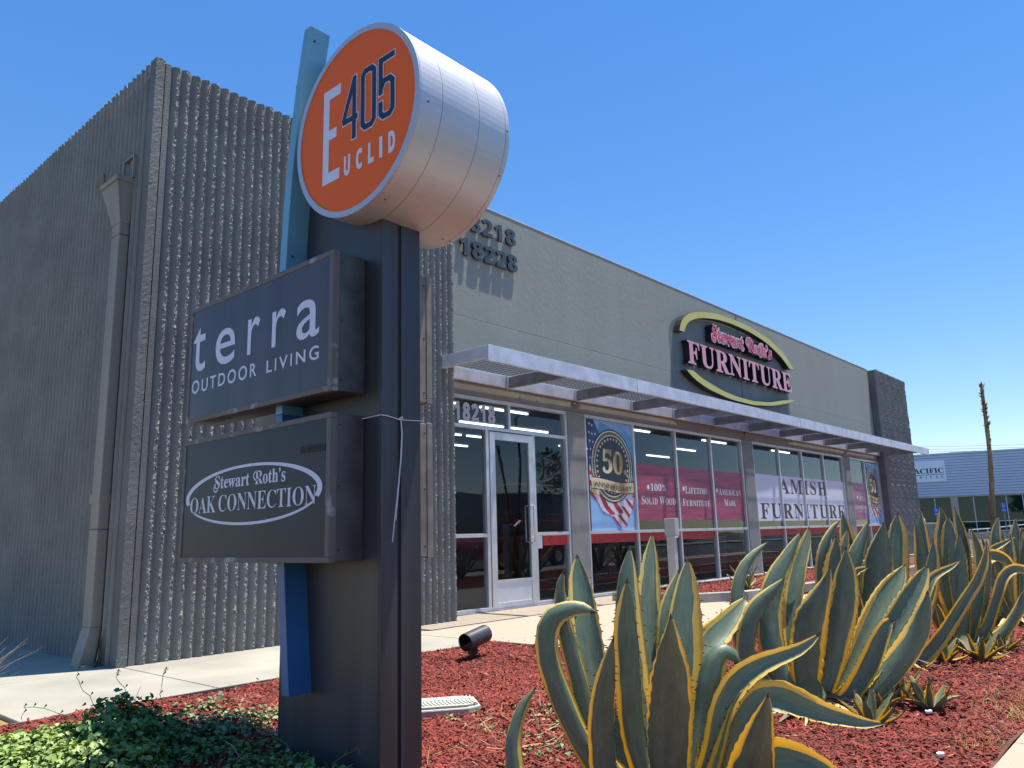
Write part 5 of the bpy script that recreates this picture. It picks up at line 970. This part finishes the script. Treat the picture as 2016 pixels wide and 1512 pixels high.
# tall dry flower stalk
st = thing('agave_flower_stalk', 'tall dry agave flower stalk rising above the row', 'flower stalk', (14.07, 2.54, 0))
g = random.Random(5); P_ = []; R_ = []
for k in range(26):
    s = k/25; z = 3.12*s; P_.append((14.10-.34*s**1.0+.05*math.sin(s*5), 2.60-.24*s+.02*math.sin(s*7), z)); R_.append((.048-.024*s)*(1+g.uniform(-.08, .08)))
R_[-1] = .008; MB().tube(P_, R_, 9).obj('stem', 'stalk', st, smooth=True)
mb = MB()
for k in range(330):
    s = g.random()**.9; i = min(24, int(s*25)); c_ = Vector(P_[i]).lerp(Vector(P_[i+1]), s*25-i); az = g.uniform(0, 6.28); r = R_[i]; d = Vector((math.cos(az), math.sin(az), g.uniform(.3, 1.4))).normalized(); b = c_+Vector((math.cos(az), math.sin(az), 0))*r*.85; n_ = Vector((-math.sin(az), math.cos(az), 0)); L = g.uniform(.02, .05)*(1.5 if s > .78 else (1.3 if s < .35 else .8)); w_ = L*.28
    mb.q(b-n_*w_, b+n_*w_, b+d*L+n_*w_*.1); mb.q(b+n_*w_, b-n_*w_, b+d*L*.8+Vector((0, 0, L*.4)))
o = mb.obj('bracts', 'stalkt', st); o['kind'] = 'stuff'
# ================================================================== GROUND COVER
def leaf_cloud(name, pts, nrm, size, mats, mi=None, fold=.25, kind='stuff'):
    """small rounded leaves: 6-gon folded along the middle -> two quads each"""
    n = len(pts); a = RNG.uniform(0, 2*PI, n); nrm = nrm/np.linalg.norm(nrm, axis=1, keepdims=True)
    r = np.cross(nrm, np.stack([np.cos(a), np.sin(a), 0*a+.1], -1)); r /= np.linalg.norm(r, axis=1, keepdims=True); s = np.cross(nrm, r)
    sz = size*RNG.uniform(.6, 1.25, n)
    P = [(-.05, 0, 0), (.30, .42, fold), (.78, .36, fold*.9), (1.05, 0, -.05), (.78, -.36, fold*.9), (.30, -.42, fold)]
    V = np.stack([pts+sz[:, None]*(x*r+y*s+z*nrm*.8) for x, y, z in P], 1).reshape(-1, 3)
    F = np.array([(0, 1, 2, 3), (0, 3, 4, 5)]); F = (F[None]+6*np.arange(n)[:, None, None]).reshape(-1, 4)
    o = quadmesh(name, V, F, mats, None if mi is None else np.repeat(mi, 2))
    if kind: o['kind'] = kind
    return o
def mound(cx, cy, rx, ry, h, n, shell=.75):
    u = RNG.normal(0, 1, (n, 3)); u[:, 2] = np.abs(u[:, 2]); u /= np.linalg.norm(u, axis=1, keepdims=True)
    rr = RNG.uniform(shell, 1.0, n)**.6; lump = 1+.16*np.sin(u[:, 0]*9+cx*3)*np.cos(u[:, 1]*8+cy)+.10*np.sin(u[:, 0]*17+u[:, 2]*13)
    p = np.stack([cx+rx*u[:, 0]*rr*lump, cy+ry*u[:, 1]*rr*lump, h*u[:, 2]*rr*lump], -1)
    nr = u*np.array([1/rx, 1/ry, 1/h]); nr /= np.linalg.norm(nr, axis=1, keepdims=True)
    return p, nr*.7+RNG.normal(0, .45, (n, 3))+np.array([0, 0, .5])
def shrub(label, parts_, size, m, name='groundcover_shrub', seed=0):
    t = thing(name, label, 'shrub', (parts_[0][0], parts_[0][1], 0), 'low green shrubs by the pylon')
    P, Nn = zip(*[mound(*a) for a in parts_]); o = leaf_cloud('foliage', np.concatenate(P), np.concatenate(Nn), size, [m]); del o['kind']; o.parent = t; o.matrix_parent_inverse = root_inv(t)
    mb = MB(); g = random.Random(seed)
    for k in range(34):
        a = parts_[k % len(parts_)]; az = g.uniform(0, 6.28); r = g.uniform(.3, .8); c0 = Vector((a[0], a[1], .0)); e = Vector((a[0]+a[2]*math.cos(az)*r, a[1]+a[3]*math.sin(az)*r, a[4]*g.uniform(.6, 1.12)))
        mb.tube([c0, c0.lerp(e, .5)+Vector((0, 0, .03)), e], [.004, .003, .0012], 4, False)
    so_ = mb.obj('stems', 'stem', t); so_['kind'] = 'stuff'; return t
shrub('tall mounded shrub in shade-darkened green left of the pylon at the paving edge', [(1.72, 4.14, .20, .22, .27, 1100), (1.86, 4.02, .17, .18, .20, 560), (1.66, 3.95, .18, .18, .18, 520), (1.96, 3.86, .17, .16, .06, 260)], .030, 'green_shade', seed=1)
shrub('bright green spreading shrub at the lower left corner', [(1.42, 4.30, .34, .34, .13, 1500), (1.18, 4.0, .34, .34, .15, 1500), (1.50, 3.80, .30, .28, .15, 1500), (1.20, 4.55, .26, .24, .09, 700), (1.60, 4.52, .20, .20, .11, 700)], .030, 'green1', seed=2)
shrub('green trailing sprigs at the foot of the pylon post', [(2.03, 3.08, .12, .14, .10, 260), (1.95, 3.28, .14, .16, .08, 240), (2.08, 2.84, .08, .10, .08, 130)], .026, 'green_shade', seed=3)
# trailing runners and dusty low leaves on the mulch (nobody could count these)
def patch(x0, x1, y0, y1, n, h=.03, m=('green2',), size=.022, clump=14):
    cx = RNG.uniform(x0, x1, clump); cy = RNG.uniform(y0, y1, clump); k = RNG.integers(0, clump, n)
    p = np.stack([cx[k]+RNG.normal(0, .10, n), cy[k]+RNG.normal(0, .09, n), RNG.uniform(.008, h, n)], -1); p = p[(p[:, 0] < 5.6) & (p[:, 1] < 5.3)]
    return leaf_cloud('low_groundcover', p, RNG.normal(0, .5, p.shape)+np.array([0, 0, 1.2]), size, list(m))
patch(2.0, 2.6, 4.05, 4.75, 1150, .06, ('green2',), .030, 12)
patch(2.6, 3.0, 3.9, 4.4, 120, .03, ('green2',), .024, 5)
patch(1.7, 2.30, 3.3, 3.9, 480, .05, ('green_shade',), .026, 12)  # low leaves with the cabinet shade put into their green
patch(2.75, 3.9, 2.3, 3.1, 520, .035, ('green2',), .022, 13)
patch(3.0, 3.6, 3.15, 3.4, 60, .03, ('green2',), .02, 4)
patch(4.0, 5.5, 1.9, 2.4, 80, .03, ('green2',), .02, 5)
patch(6.6, 7.6, 1.2, 1.6, 160, .05, ('green2',), .022, 5)
mb = MB(); g = random.Random(11)
for k in range(90):
    x, y = (g.uniform(1.6, 2.9), g.uniform(3.4, 4.6)) if k % 2 else (g.uniform(2.6, 4.2), g.uniform(2.1, 3.3)); az = g.uniform(0, 6.28); L = g.uniform(.12, .4); P_ = []
    for q in range(5): P_.append((x+L*q/4*math.cos(az+q*.15), y+L*q/4*math.sin(az+q*.15), .014+g.uniform(0, .02)+(.05 if g.random() < .1 else 0)))
    mb.tube(P_, .0018, 4, False)
o = mb.obj('trailing_runners', 'straw'); o['kind'] = 'stuff'
# upright runners sticking out of the shrubs
mb = MB()
for P_ in ([(1.86, 4.16, .25), (1.80, 4.25, .36), (1.79, 4.27, .43), (1.83, 4.24, .45)], [(1.80, 4.2, .2), (1.66, 4.3, .27), (1.60, 4.35, .28), (1.59, 4.34, .22)], [(2.0, 4.1, .27), (1.95, 4.2, .38), (1.98, 4.21, .41)], [(2.1, 4.0, .2), (2.12, 4.05, .38), (2.15, 4.05, .41)], [(1.5, 4.4, .12), (1.42, 4.5, .2), (1.43, 4.52, .25)], [(2.02, 3.1, .12), (1.96, 3.16, .2), (1.93, 3.2, .235), (1.88, 3.22, .24)], [(2.09, 2.9, .08), (2.16, 2.82, .14), (2.17, 2.80, .12)]):
    P_ = [(x-.20, y+.06, z-.03) for x, y, z in P_] if P_[0][1] > 3.9 else P_
    Q_ = []
    for a_, b2_ in zip(P_[:-1], P_[1:]): Q_ += [tuple(Vector(a_).lerp(Vector(b2_), q_/4)+Vector((.008*math.sin(q_*2+a_[0]*40), .008*math.cos(q_*2.4), .006*math.sin(q_)))) for q_ in range(4)]
    mb.tube(Q_+[P_[-1]], [.0016]*len(Q_)+[.0006], 5, False)
    for q_ in Q_[2::2]: mb.q(q_, (q_[0]+.012, q_[1]-.01, q_[2]+.012), (q_[0]+.004, q_[1]-.014, q_[2]+.022))
o = mb.obj('upright_runners', 'stem'); o['kind'] = 'stuff'
# dry ornamental grass at the left edge
t = thing('dry_grass_tuft', 'straw coloured dry grass tuft at the left edge of the walk', 'grass tuft', (1.45, 5.55, 0))
mb = MB(); g = random.Random(4)
for k in range(260):
    az = g.uniform(0, 6.28); L = g.uniform(.25, .62); b = Vector((1.36+g.gauss(0, .05), 5.6+g.gauss(0, .05), 0)); d = Vector((math.cos(az), math.sin(az), 0)); n_ = Vector((-d.y, d.x, 0)); lean = g.uniform(.15, .9); pr = []
    for q in range(5):
        s = q/4; p = b+d*L*lean*s**1.6+Vector((0, 0, L*(1-.45*lean*s)*s)); w_ = .0025*(1-s*.8); pr.append((p-n_*w_, p+n_*w_))
    for q in range(4): mb.q(pr[q][0], pr[q][1], pr[q+1][1], pr[q+1][0])
mb.obj('blades', 'straw', t)
# brown dry leaf stuck behind the downspout foot
t = thing('dry_palm_scrap', 'brown dry leaf scrap leaning behind the downspout foot', 'dry leaf', (2.84, 7.25, 0))
mb = MB(); mb.q((2.84, 7.30, 0), (2.80, 7.24, 0), (2.83, 7.25, .16), (2.86, 7.29, .20)); mb.q((2.80, 7.24, 0), (2.76, 7.19, .01), (2.81, 7.22, .07), (2.83, 7.25, .16)); mb.q((2.83, 7.25, .16), (2.845, 7.26, .30), (2.86, 7.29, .20)); mb.obj('blade', 'straw', t)
# dead turf tufts along the right walk
for nm, x0, x1, y0, y1, n in (('dead_turf', 4.1, 5.6, .86, 1.12, 2200), ('dead_turf', 6.6, 8.6, .95, 1.25, 1500), ('dead_turf', 4.9, 6.0, 1.05, 1.4, 500)):
    x = RNG.uniform(x0, x1, n); y = RNG.uniform(y0, y1, n)**1; k = RNG.uniform(0, 1, n) < np.exp(-((y-(y0+.04))/.13)**2)*(0.55+.45*np.sin(x*5)); x, y = x[k], y[k]; n = len(x); a = RNG.uniform(0, 2*PI, n); L = RNG.uniform(.02, .055, n)
    P = np.stack([x, y, 0*x+.005], -1); d = np.stack([np.cos(a)*.7, np.sin(a)*.7, RNG.uniform(.1, .8, n)], -1)*L[:, None]; s = np.stack([-np.sin(a), np.cos(a), 0*a], -1)*.0022
    V = np.stack([P-s, P+s, P+d+s*.4, P+d-s*.4], 1).reshape(-1, 3); F = np.arange(4*n).reshape(-1, 4); o = quadmesh(nm, V, F, ['moss']); o['kind'] = 'stuff'
# litter
for i, (x, y, m_, lab) in enumerate(((4.70, 1.27, 'paper', 'crumpled white paper scrap by the agave pups'), (3.88, 1.02, 'paper', 'pale flat stone near the sidewalk edge, lower right'), (3.30, 1.30, 'walkp', 'pale bark scrap on the mulch below the second agave'))):
    t = thing('litter_scrap', lab, 'litter', (x, y, .01)); g = random.Random(i); mb = MB(); P_ = [(x+.03*math.cos(a)*g.uniform(.5, 1.1), y+.022*math.sin(a)*g.uniform(.5, 1.1), .022) for a in np.linspace(0, 5.4, 7)]; mb.prism(P_, (0, 0, .014)).obj('scrap', m_, t, .003)
# ================================================================== SMALL FIXTURES
# landscape spotlight
sl = thing('spotlight', 'dark ribbed cylindrical landscape spotlight on the bark', 'spotlight', (4.78, 4.74, 0))
c0 = Vector((4.69, 4.70, .155)); ax = Vector((.86, .10, .13)).normalized(); L_ = .27; r_ = .070
a_ = ax.cross(Vector((0, 0, 1))).normalized(); b_ = a_.cross(ax)
mb = MB(); n = 28; K_ = 34
prof = []
for k in range(K_+1): prof.append((k/K_, r_*(1+.018*math.sin(k*PI)+(.02 if k % 2 else 0))))
for k, (s, rr) in enumerate(prof):
    for j in range(n):
        an = 2*PI*j/n; off = .055*(math.cos(an) if True else 0)*(1-s) * (1 if b_.z > 0 else -1)
        mb.v.append(tuple(c0+ax*(s*L_)+rr*(math.cos(an)*b_+math.sin(an)*a_)-ax*(0 if s > .02 else -.0)))
# slanted snout : front ring pushed back at the bottom
for j in range(n):
    an = 2*PI*j/n; mb.v[j] = tuple(Vector(mb.v[j])+ax*(-.01-.0*math.cos(an)))
for k in range(K_):
    for j in range(n): mb.f.append((k*n+j, k*n+(j+1) % n, (k+1)*n+(j+1) % n, (k+1)*n+j)); mb.m.append(0)
mb.f.append(tuple(K_*n+j for j in range(n))); mb.m.append(0)
mb.obj('housing', 'pole', sl)
mb = MB(); P_ = []
for j in range(n):
    an = 2*PI*j/n; P_.append(c0-ax*(.012+.10*max(0, math.cos(an+.4))*.0)+r_*1.0*(math.cos(an)*b_+math.sin(an)*a_))
ti = c0-ax*.075+b_*(-.02)+a_*(.0)
for j in range(n): mb.q(P_[j], P_[(j+1) % n], ti if abs(j-n*.5) < n*.30 else c0+ax*.05)
mb.obj('hood', 'black', sl); MB().tube([(4.80, 4.73, 0), (4.80, 4.73, .11)], .028, 12).obj('stake', 'black', sl); MB().tube([(4.80, 4.73, .05), (4.80, 4.73, .10)], .045, 12).obj('knuckle', 'black', sl)
# valve box
vb = thing('valve_box', 'grey green plastic irrigation valve box lid in the bark', 'valve box', (3.32, 3.42, 0))
ctr = Vector((3.28, 3.50, 0)); e1 = Vector((.62, -.62, 0)).normalized(); e1 = Vector((.80, -.60, 0)); e2 = Vector((.60, .80, 0))
def P3(a, b, z): return ctr+e1*a+e2*b+Vector((0, 0, z))
oct_ = [(-.20, -.09), (-.14, -.145), (.14, -.145), (.22, -.09), (.22, .09), (.14, .145), (-.14, .145), (-.20, .09)]
MB().prism([P3(a, b, -.02) for a, b in oct_], (0, 0, .072)).obj('body', 'valve', vb, .008)
lid = MB().prism([P3(a*.93, b*.90, .054) for a, b in oct_], (0, 0, .012)).obj('lid', 'valve', vb, .003)
rb_ = MB()
for k in range(15):
    a = -.15+k*.0225
    for s in (-1, 1):
        rb_.prism([P3(a, s*.012, .066), P3(a+.009, s*.012, .066), P3(a+.009+.016, s*.105, .066), P3(a+.016, s*.105, .066)], (0, 0, .005))
rb_.obj('lid_ribs', 'valve', vb)
# pale disc cap at the bed edge, low path stake
t = thing('drain_cap', 'pale round drain cap between agave leaves at the paving edge', 'drain cap', (5.50, 3.9, 0)); MB().tube([(5.5, 3.9, 0), (5.5, 3.9, .03)], .085, 24).obj('cap', 'valve', t, .005)
t = thing('riser_stake', 'thin dark sprinkler riser stake in the bark', 'sprinkler', (6.3, 2.86, 0)); MB().tube([(6.3, 2.86, 0), (6.3, 2.86, .20)], .018, 10).obj('riser', 'pipe', t); MB().tube([(6.3, 2.86, .20), (6.3, 2.86, .235)], .024, 10).obj('nozzle', 'black', t)
# bollard light
bl = thing('bollard_light', 'light grey bollard light with half round head by the planter corner', 'bollard light', (10.11, 5.87, 0))
def dshape(x, y, wx, r, z0, z1, m, nm, notch=0):
    mb = MB(); P_ = [(x-wx, y+.07), (x-wx, y-.07)]; P_ = []
    for a in np.linspace(-PI/2, PI/2, 16): P_.append((x+r*math.cos(a)*1.0, y+r*math.sin(a)))
    P_ += [(x-wx, y+r), (x-wx, y-r)]
    return mb.prism([(a, b, z0) for a, b in P_], (0, 0, z1-z0)).obj(nm, m, bl, .005)
dshape(10.09, 5.87, .062, .062, .0, .93, 'bgray', 'post'); dshape(10.12, 5.87, .085, .088, .93, 1.18, 'bgray', 'lamp_head'); dshape(10.12, 5.87, .07, .075, .905, .928, 'white', 'lens')
MB().box((9.97, 5.76, 0), (10.22, 5.98, .025)).obj('foot', 'kerb', bl, .01)
t = thing('kerb_shade', 'small black kerb shadow fixture behind the bollard foot', 'spotlight', (9.95, 6.15, 0)); bx('standin', (9.82, 6.1, .0), (10.06, 6.28, .10), 'black', t, .02); MB().tube([(9.82, 6.19, .07), (9.76, 6.19, .10)], .05, 12).obj('standin_nose', 'black', t)  # black shape added for the dark kerb shadow, no lamp here

# ================================================================== BACKGROUND
BU = Vector((math.cos(math.radians(-73)), math.sin(math.radians(-73)), 0)); BO = Vector((60.185, 11.781, 0)); BP = Plane(BO, BU, (0, 0, 1)); BN = BP.n
bb = thing('background_store', 'distant pale blue grey sided building beyond the agave row', 'building', tuple(BO))
def bbox(name, u0_, u1_, z0, z1, h0, h1, m, par=None, bevel=0):
    P_ = [BP.p(u0_, z0, h0), BP.p(u1_, z0, h0), BP.p(u1_, z1, h0), BP.p(u0_, z1, h0)]; return MB().prism(P_, BN*(h1-h0)).obj(name, m, par or bb, bevel)
bbox('wall', -14, 16, -.1, 5.72, -9, -.3, 'cream')
bbox('siding_backing', -14, 16, 2.82, 5.6, -.30, -.04, 'sidgap')
for k in range(15):
    z = 2.84+k*.187; bbox('siding_board', -14, 16, z, z+.160, -.04, .0, 'siding')
bbox('coping', -14.05, 16.05, 5.64, 5.76, -.35, .04, 'siding')
bbox('soffit_trim', -14, 16, 2.74, 2.83, -.3, .02, 'tanp')
mulls = list(np.arange(-13.4, -1.5, .93))
cols = [(-1.42, -1.02), (-8.6, -8.2), (5.6, 6.0)]
for a, b in cols: bbox('pier', a, b, 0, 2.74, -.3, .0, 'tanp')
for a, b in ((-8.2, -1.42), (-1.02, 5.6), (6.0, 12.5), (-14, -8.6)):
    n = max(1, round((b-a)/.93)); st_ = (b-a)/n
    for k in range(n):
        wv_ = bbox('window', a+k*st_, a+k*st_+.05, .38, 2.74, -.22, -.12, 'mull'); bbox('transom', a+k*st_+.05, a+(k+1)*st_, 1.05, 1.10, -.22, -.13, 'mull', wv_)
        bbox('pane', a+k*st_+.05, a+(k+1)*st_, .40, 1.05, -.20, -.19, 'glassb', wv_); bbox('pane', a+k*st_+.05, a+(k+1)*st_, 1.10, 2.70, -.20, -.19, 'glassb', wv_)
bbox('interior', -14, 16, .1, 2.7, -4.0, -3.9, 'dark'); bbox('base_wall', -14, 16, -.1, .36, -.3, .0, 'tanp')
# sign panel on it
sp = thing('background_sign', 'pale sign panel reading Pacific on the blue grey siding', 'sign', tuple(BP.p(-2.6, 3.8, .05)))
bbox('panel', -4.3, -1.49, 3.84, 5.28, .0, .05, 'signw', sp)
def bpt(body, a, b, c, d, st): mb = MB(); text(mb, BP, body, a, b, c, d, .054, st, .01 if st else 0); mb.obj('lettering', 'navy', sp)
bpt('ACIFIC', -3.42, -1.60, 4.41, 4.76, SERIF); bbox('rule', -4.2, -1.60, 4.30, 4.335, .05, .053, 'navy', sp); bpt('P', -3.82, -3.50, 4.41, 4.76, SERIF)
for ch, x in zip('NICAL', (-3.03, -2.70, -2.38, -2.06, -1.72)): bpt(ch, x-(.03 if ch == 'I' else .07), x+(.03 if ch == 'I' else .07), 4.07, 4.24, SERIF)
# ramp with white rail
rw = thing('ramp_wall', 'low ramp wall with white handrails before the distant windows', 'ramp', tuple(BP.p(2, 0, 2)))
bbox('wall', -1.2, 12, -.05, .30, 1.9, 2.1, 'tanp', rw)
def rail(P_): MB().tube([BP.p(a, z, 1.95) for a, z in P_], .035, 6).obj('rail', 'mull', rw)
rail([(-.75, .55), (.3, .60), (4.2, .98), (9, 1.0)]); rail([(-.75, .25), (-.75, .55)]); rail([(-.2, .33), (4.2, .70), (9, .72)])
for a in (.3, 1.6, 2.9, 4.2, 6., 8.): rail([(a, .2), (a, .60+max(0, min(1, (a-.3)/3.9))*.38)])
# accessible parking signs
for i, (P_, lab) in enumerate((((44.75, 10.56), 'blue accessible parking sign partly behind an agave tip'), ((47.02, 7.94), 'blue accessible parking sign right of the dry flower stalk'))):
    t = thing('parking_sign', lab, 'parking sign', (P_[0], P_[1], 0), 'accessible parking signs')
    SP = Plane((P_[0], P_[1], 0), BU, (0, 0, 1)); z1 = (1.86, 1.97)[i]
    MB().tube([SP.p(.0, 0, -.03), SP.p(.0, z1, -.03)], .03, 6).obj('pole', 'galvd', t)
    for z0, hh in ((z1-.26, .26), (z1-.47, .19)):
        MB().prism([SP.p(-.12, z0, 0), SP.p(.12, z0, 0), SP.p(.12, z0+hh-.01, 0), SP.p(-.12, z0+hh-.01, 0)], SP.n*.01).obj('plate', 'signblue', t)
    mb = MB(); c_ = (0, z1-.16)
    ring(mb, SP, (c_[0]-.01, c_[1]-.02), (.055, .055), .018, .013, 20, PI*.75, PI*2.1)
    for a in ([(-.02, z1-.07), (-.01, z1-.14), (.04, z1-.14), (.06, z1-.20)],):
        for q in stroke(a, .02): flat(mb, SP, [tuple(v) for v in q], .0135)
    flat(mb, SP, ell(-.02, z1-.05, .018, .018, 10), .0135)
    for z in (z1-.36, z1-.41): flat(mb, SP, [(-.07, z), (.07, z), (.07, z+.018), (-.07, z+.018)], .0135)
    mb.obj('symbol', 'white', t)
t = thing('background_plinth', 'low grey concrete plinth beside the dark end block', 'plinth', (36, 8.9, 0)); bx('block', (35.4, 8.4, 0), (36.6, 9.4, 1.02), 'kerb', t, .02)
t = thing('valve_pair', 'small white capped fire valve on the low plinth', 'fire valve', (35.7, 8.95, 1.02)); MB().tube([(35.7, 8.95, 1.02), (35.7, 8.95, 1.16), (35.7, 8.95, 1.28)], [.07, .07, .03], 10).obj('valve', 'white', t)
# razor wire glint / roof equipment and overhead lines
t = thing('roof_vents', 'row of small pale roof vents on the distant sided building', 'roof vent', tuple(BP.p(0, 5.76, -1)))
for k in range(6): MB().tube([BP.p(-.95+k*.18, 5.70, -1), BP.p(-.95+k*.18, 5.86, -1)], .07, 8).obj('vent', 'cream', t)
for i, (a, b, lab) in enumerate((((70, 22, 7.6), (80, -6, 6.55), 'upper overhead power line crossing behind the distant store'), ((70.5, 22, 7.40), (80.5, -6, 6.40), 'middle overhead power line crossing behind the distant store'), ((70, 22, 7.15), (80, -6, 6.20), 'lower overhead power line crossing behind the distant store'))):
    P_ = [Vector(a).lerp(Vector(b), s)+Vector((0, 0, -1.2*s*(1-s)*.4)) for s in np.linspace(0, 1, 14)]; tag(MB().tube(P_, .013, 5).obj('power_line', 'black'), lab, 'power line', 'overhead lines')
# ================================================================== ACROSS THE STREET (shows in the glass)
def tree(x, y, H, R, label, seed, z0=0.):
    t = thing('street_tree', label, 'tree', (x, y, z0), 'trees across the street'); g = random.Random(seed); mb = MB()
    mb.tube([(x, y, 0), (x+.1, y, H*.25), (x-.05, y+.1, H*.5), (x, y, H*.8)], [.22, .16, .11, .03], 9)
    tips = []
    for k in range(9):
        az = k*2.4; b = Vector((x, y, H*(.30+.05*k))); e = b+Vector((math.cos(az)*R*.7, math.sin(az)*R*.7, H*g.uniform(.12, .25))); mb.tube([b, b.lerp(e, .5)+Vector((0, 0, .15)), e], [.07, .045, .015], 6); tips.append(e)
    mb.obj('trunk', 'bark', t); P = []
    for e in tips+[Vector((x, y, H*.85)), Vector((x, y, H*.7))]:
        n = 320; u = RNG.normal(0, 1, (n, 3)); u /= np.linalg.norm(u, axis=1, keepdims=True); P.append(np.array(e)[None]+u*(RNG.uniform(.3, 1, n)**.5)[:, None]*np.array([R*.42, R*.42, H*.13]))
    P = np.concatenate(P); o = leaf_cloud('crown', P, RNG.normal(0, 1, P.shape), .16, ['crown'], kind=None); o.parent = t; o.matrix_parent_inverse = root_inv(t)
tree(13.0, -15.0, 5.2, 2.0, 'leafy street tree across the road, mirrored in the door glass', 1); tree(27, -17.5, 6, 2.4, 'leafy street tree across the road, further along', 2); tree(44, -18, 7, 2.8, 'leafy street tree across the road, farthest along', 3); tree(4, -19, 6.2, 2.5, 'leafy street tree across the road, behind the viewer', 4)
ob = thing('opposite_building', 'long low cream building across the street with dark windows', 'building', (20, -34, 0))
bx('wall', (-30, -46, 0), (70, -34, 4.6), 'pier', ob); bx('coping', (-30.2, -46.2, 4.6), (70.2, -33.8, 4.85), 'tanp', ob)
for k in range(24): w2 = bx('window', (-28+k*4, -33.99, .9), (-25.4+k*4, -33.9, 3.1), 'mull', ob); bx('pane', (-27.9+k*4, -33.9, 1.0), (-25.5+k*4, -33.88, 3.0), 'darkg', w2)
for i, (x, y) in enumerate(((9.0, -12.0), (31, -12.0))):
    t = thing('street_lamp', ['dark street lamp pole across the road near the tree', 'dark street lamp pole across the road farther along'][i], 'street lamp', (x, y, 0), 'street lamps'); MB().tube([(x, y, 0), (x, y, 3), (x, y, 7.2)], [.10, .08, .06], 8).obj('pole', 'black', t); MB().tube([(x, y, 7.2), (x+.7, y, 7.6), (x+1.6, y, 7.7)], .04, 6).obj('arm', 'black', t); bx('lamp_head', (x+1.4, y-.12, 7.6), (x+2.0, y+.12, 7.72), 'black', t, .02)
# hedge strip on the far verge (one clipped mass)
P = np.stack([RNG.uniform(-20, 60, 9000), RNG.uniform(-18.6, -17.6, 9000), RNG.uniform(.1, 1.0, 9000)], -1); leaf_cloud('far_hedge', P, RNG.normal(0, 1, P.shape), .16, ['hedge'])
# red car parked at the kerb, seen in the shop glass
cr_ = thing('parked_car', 'red estate car parked at the street kerb, mirrored in the glass', 'car', (19, -2.0, 0))
def car_sec(prof, y0, y1, m, nm, bev=.05): return MB().prism([(x, y0, z) for x, z in prof], (0, y1-y0, 0)).obj(nm, m, cr_, bev)
car_sec([(16.75, .30), (16.70, .62), (16.85, .86), (17.9, .98), (21.1, 1.00), (21.25, .7), (21.2, .30)], -2.92, -1.12, 'redcar', 'body', .08)
car_sec([(17.9, .98), (18.65, 1.45), (20.7, 1.48), (21.1, 1.0)], -2.80, -1.24, 'redcar', 'cabin', .08)
for y in (-2.81, -1.235):
    for a in ([(18.12, 1.02), (18.72, 1.40), (19.35, 1.41), (19.35, 1.02)], [(19.42, 1.02), (19.42, 1.41), (20.55, 1.42), (20.85, 1.02)]): MB().prism([(x, y, z) for x, z in a], (0, .008, 0)).obj('side_window', 'darkg', cr_)
MB().prism([(17.93, -2.7, 1.0), (18.62, -2.7, 1.42), (18.62, -1.34, 1.42), (17.93, -1.34, 1.0)], (-.012, 0, .012)).obj('windscreen', 'darkg', cr_)
for x in (17.6, 20.3):
    for y in (-2.90, -1.30): wh = MB().tube([(x, y, .31), (x, y+.20, .31)], .31, 24).obj('wheel', 'tyre', cr_); MB().tube([(x, y+.20, .31), (x, y+.215, .31)], .19, 16).obj('rim', 'chrome', wh)
for y in (-2.7, -1.5): bx('headlight', (16.70, y, .62), (16.80, y+.28, .76), 'chrome', cr_, .02)
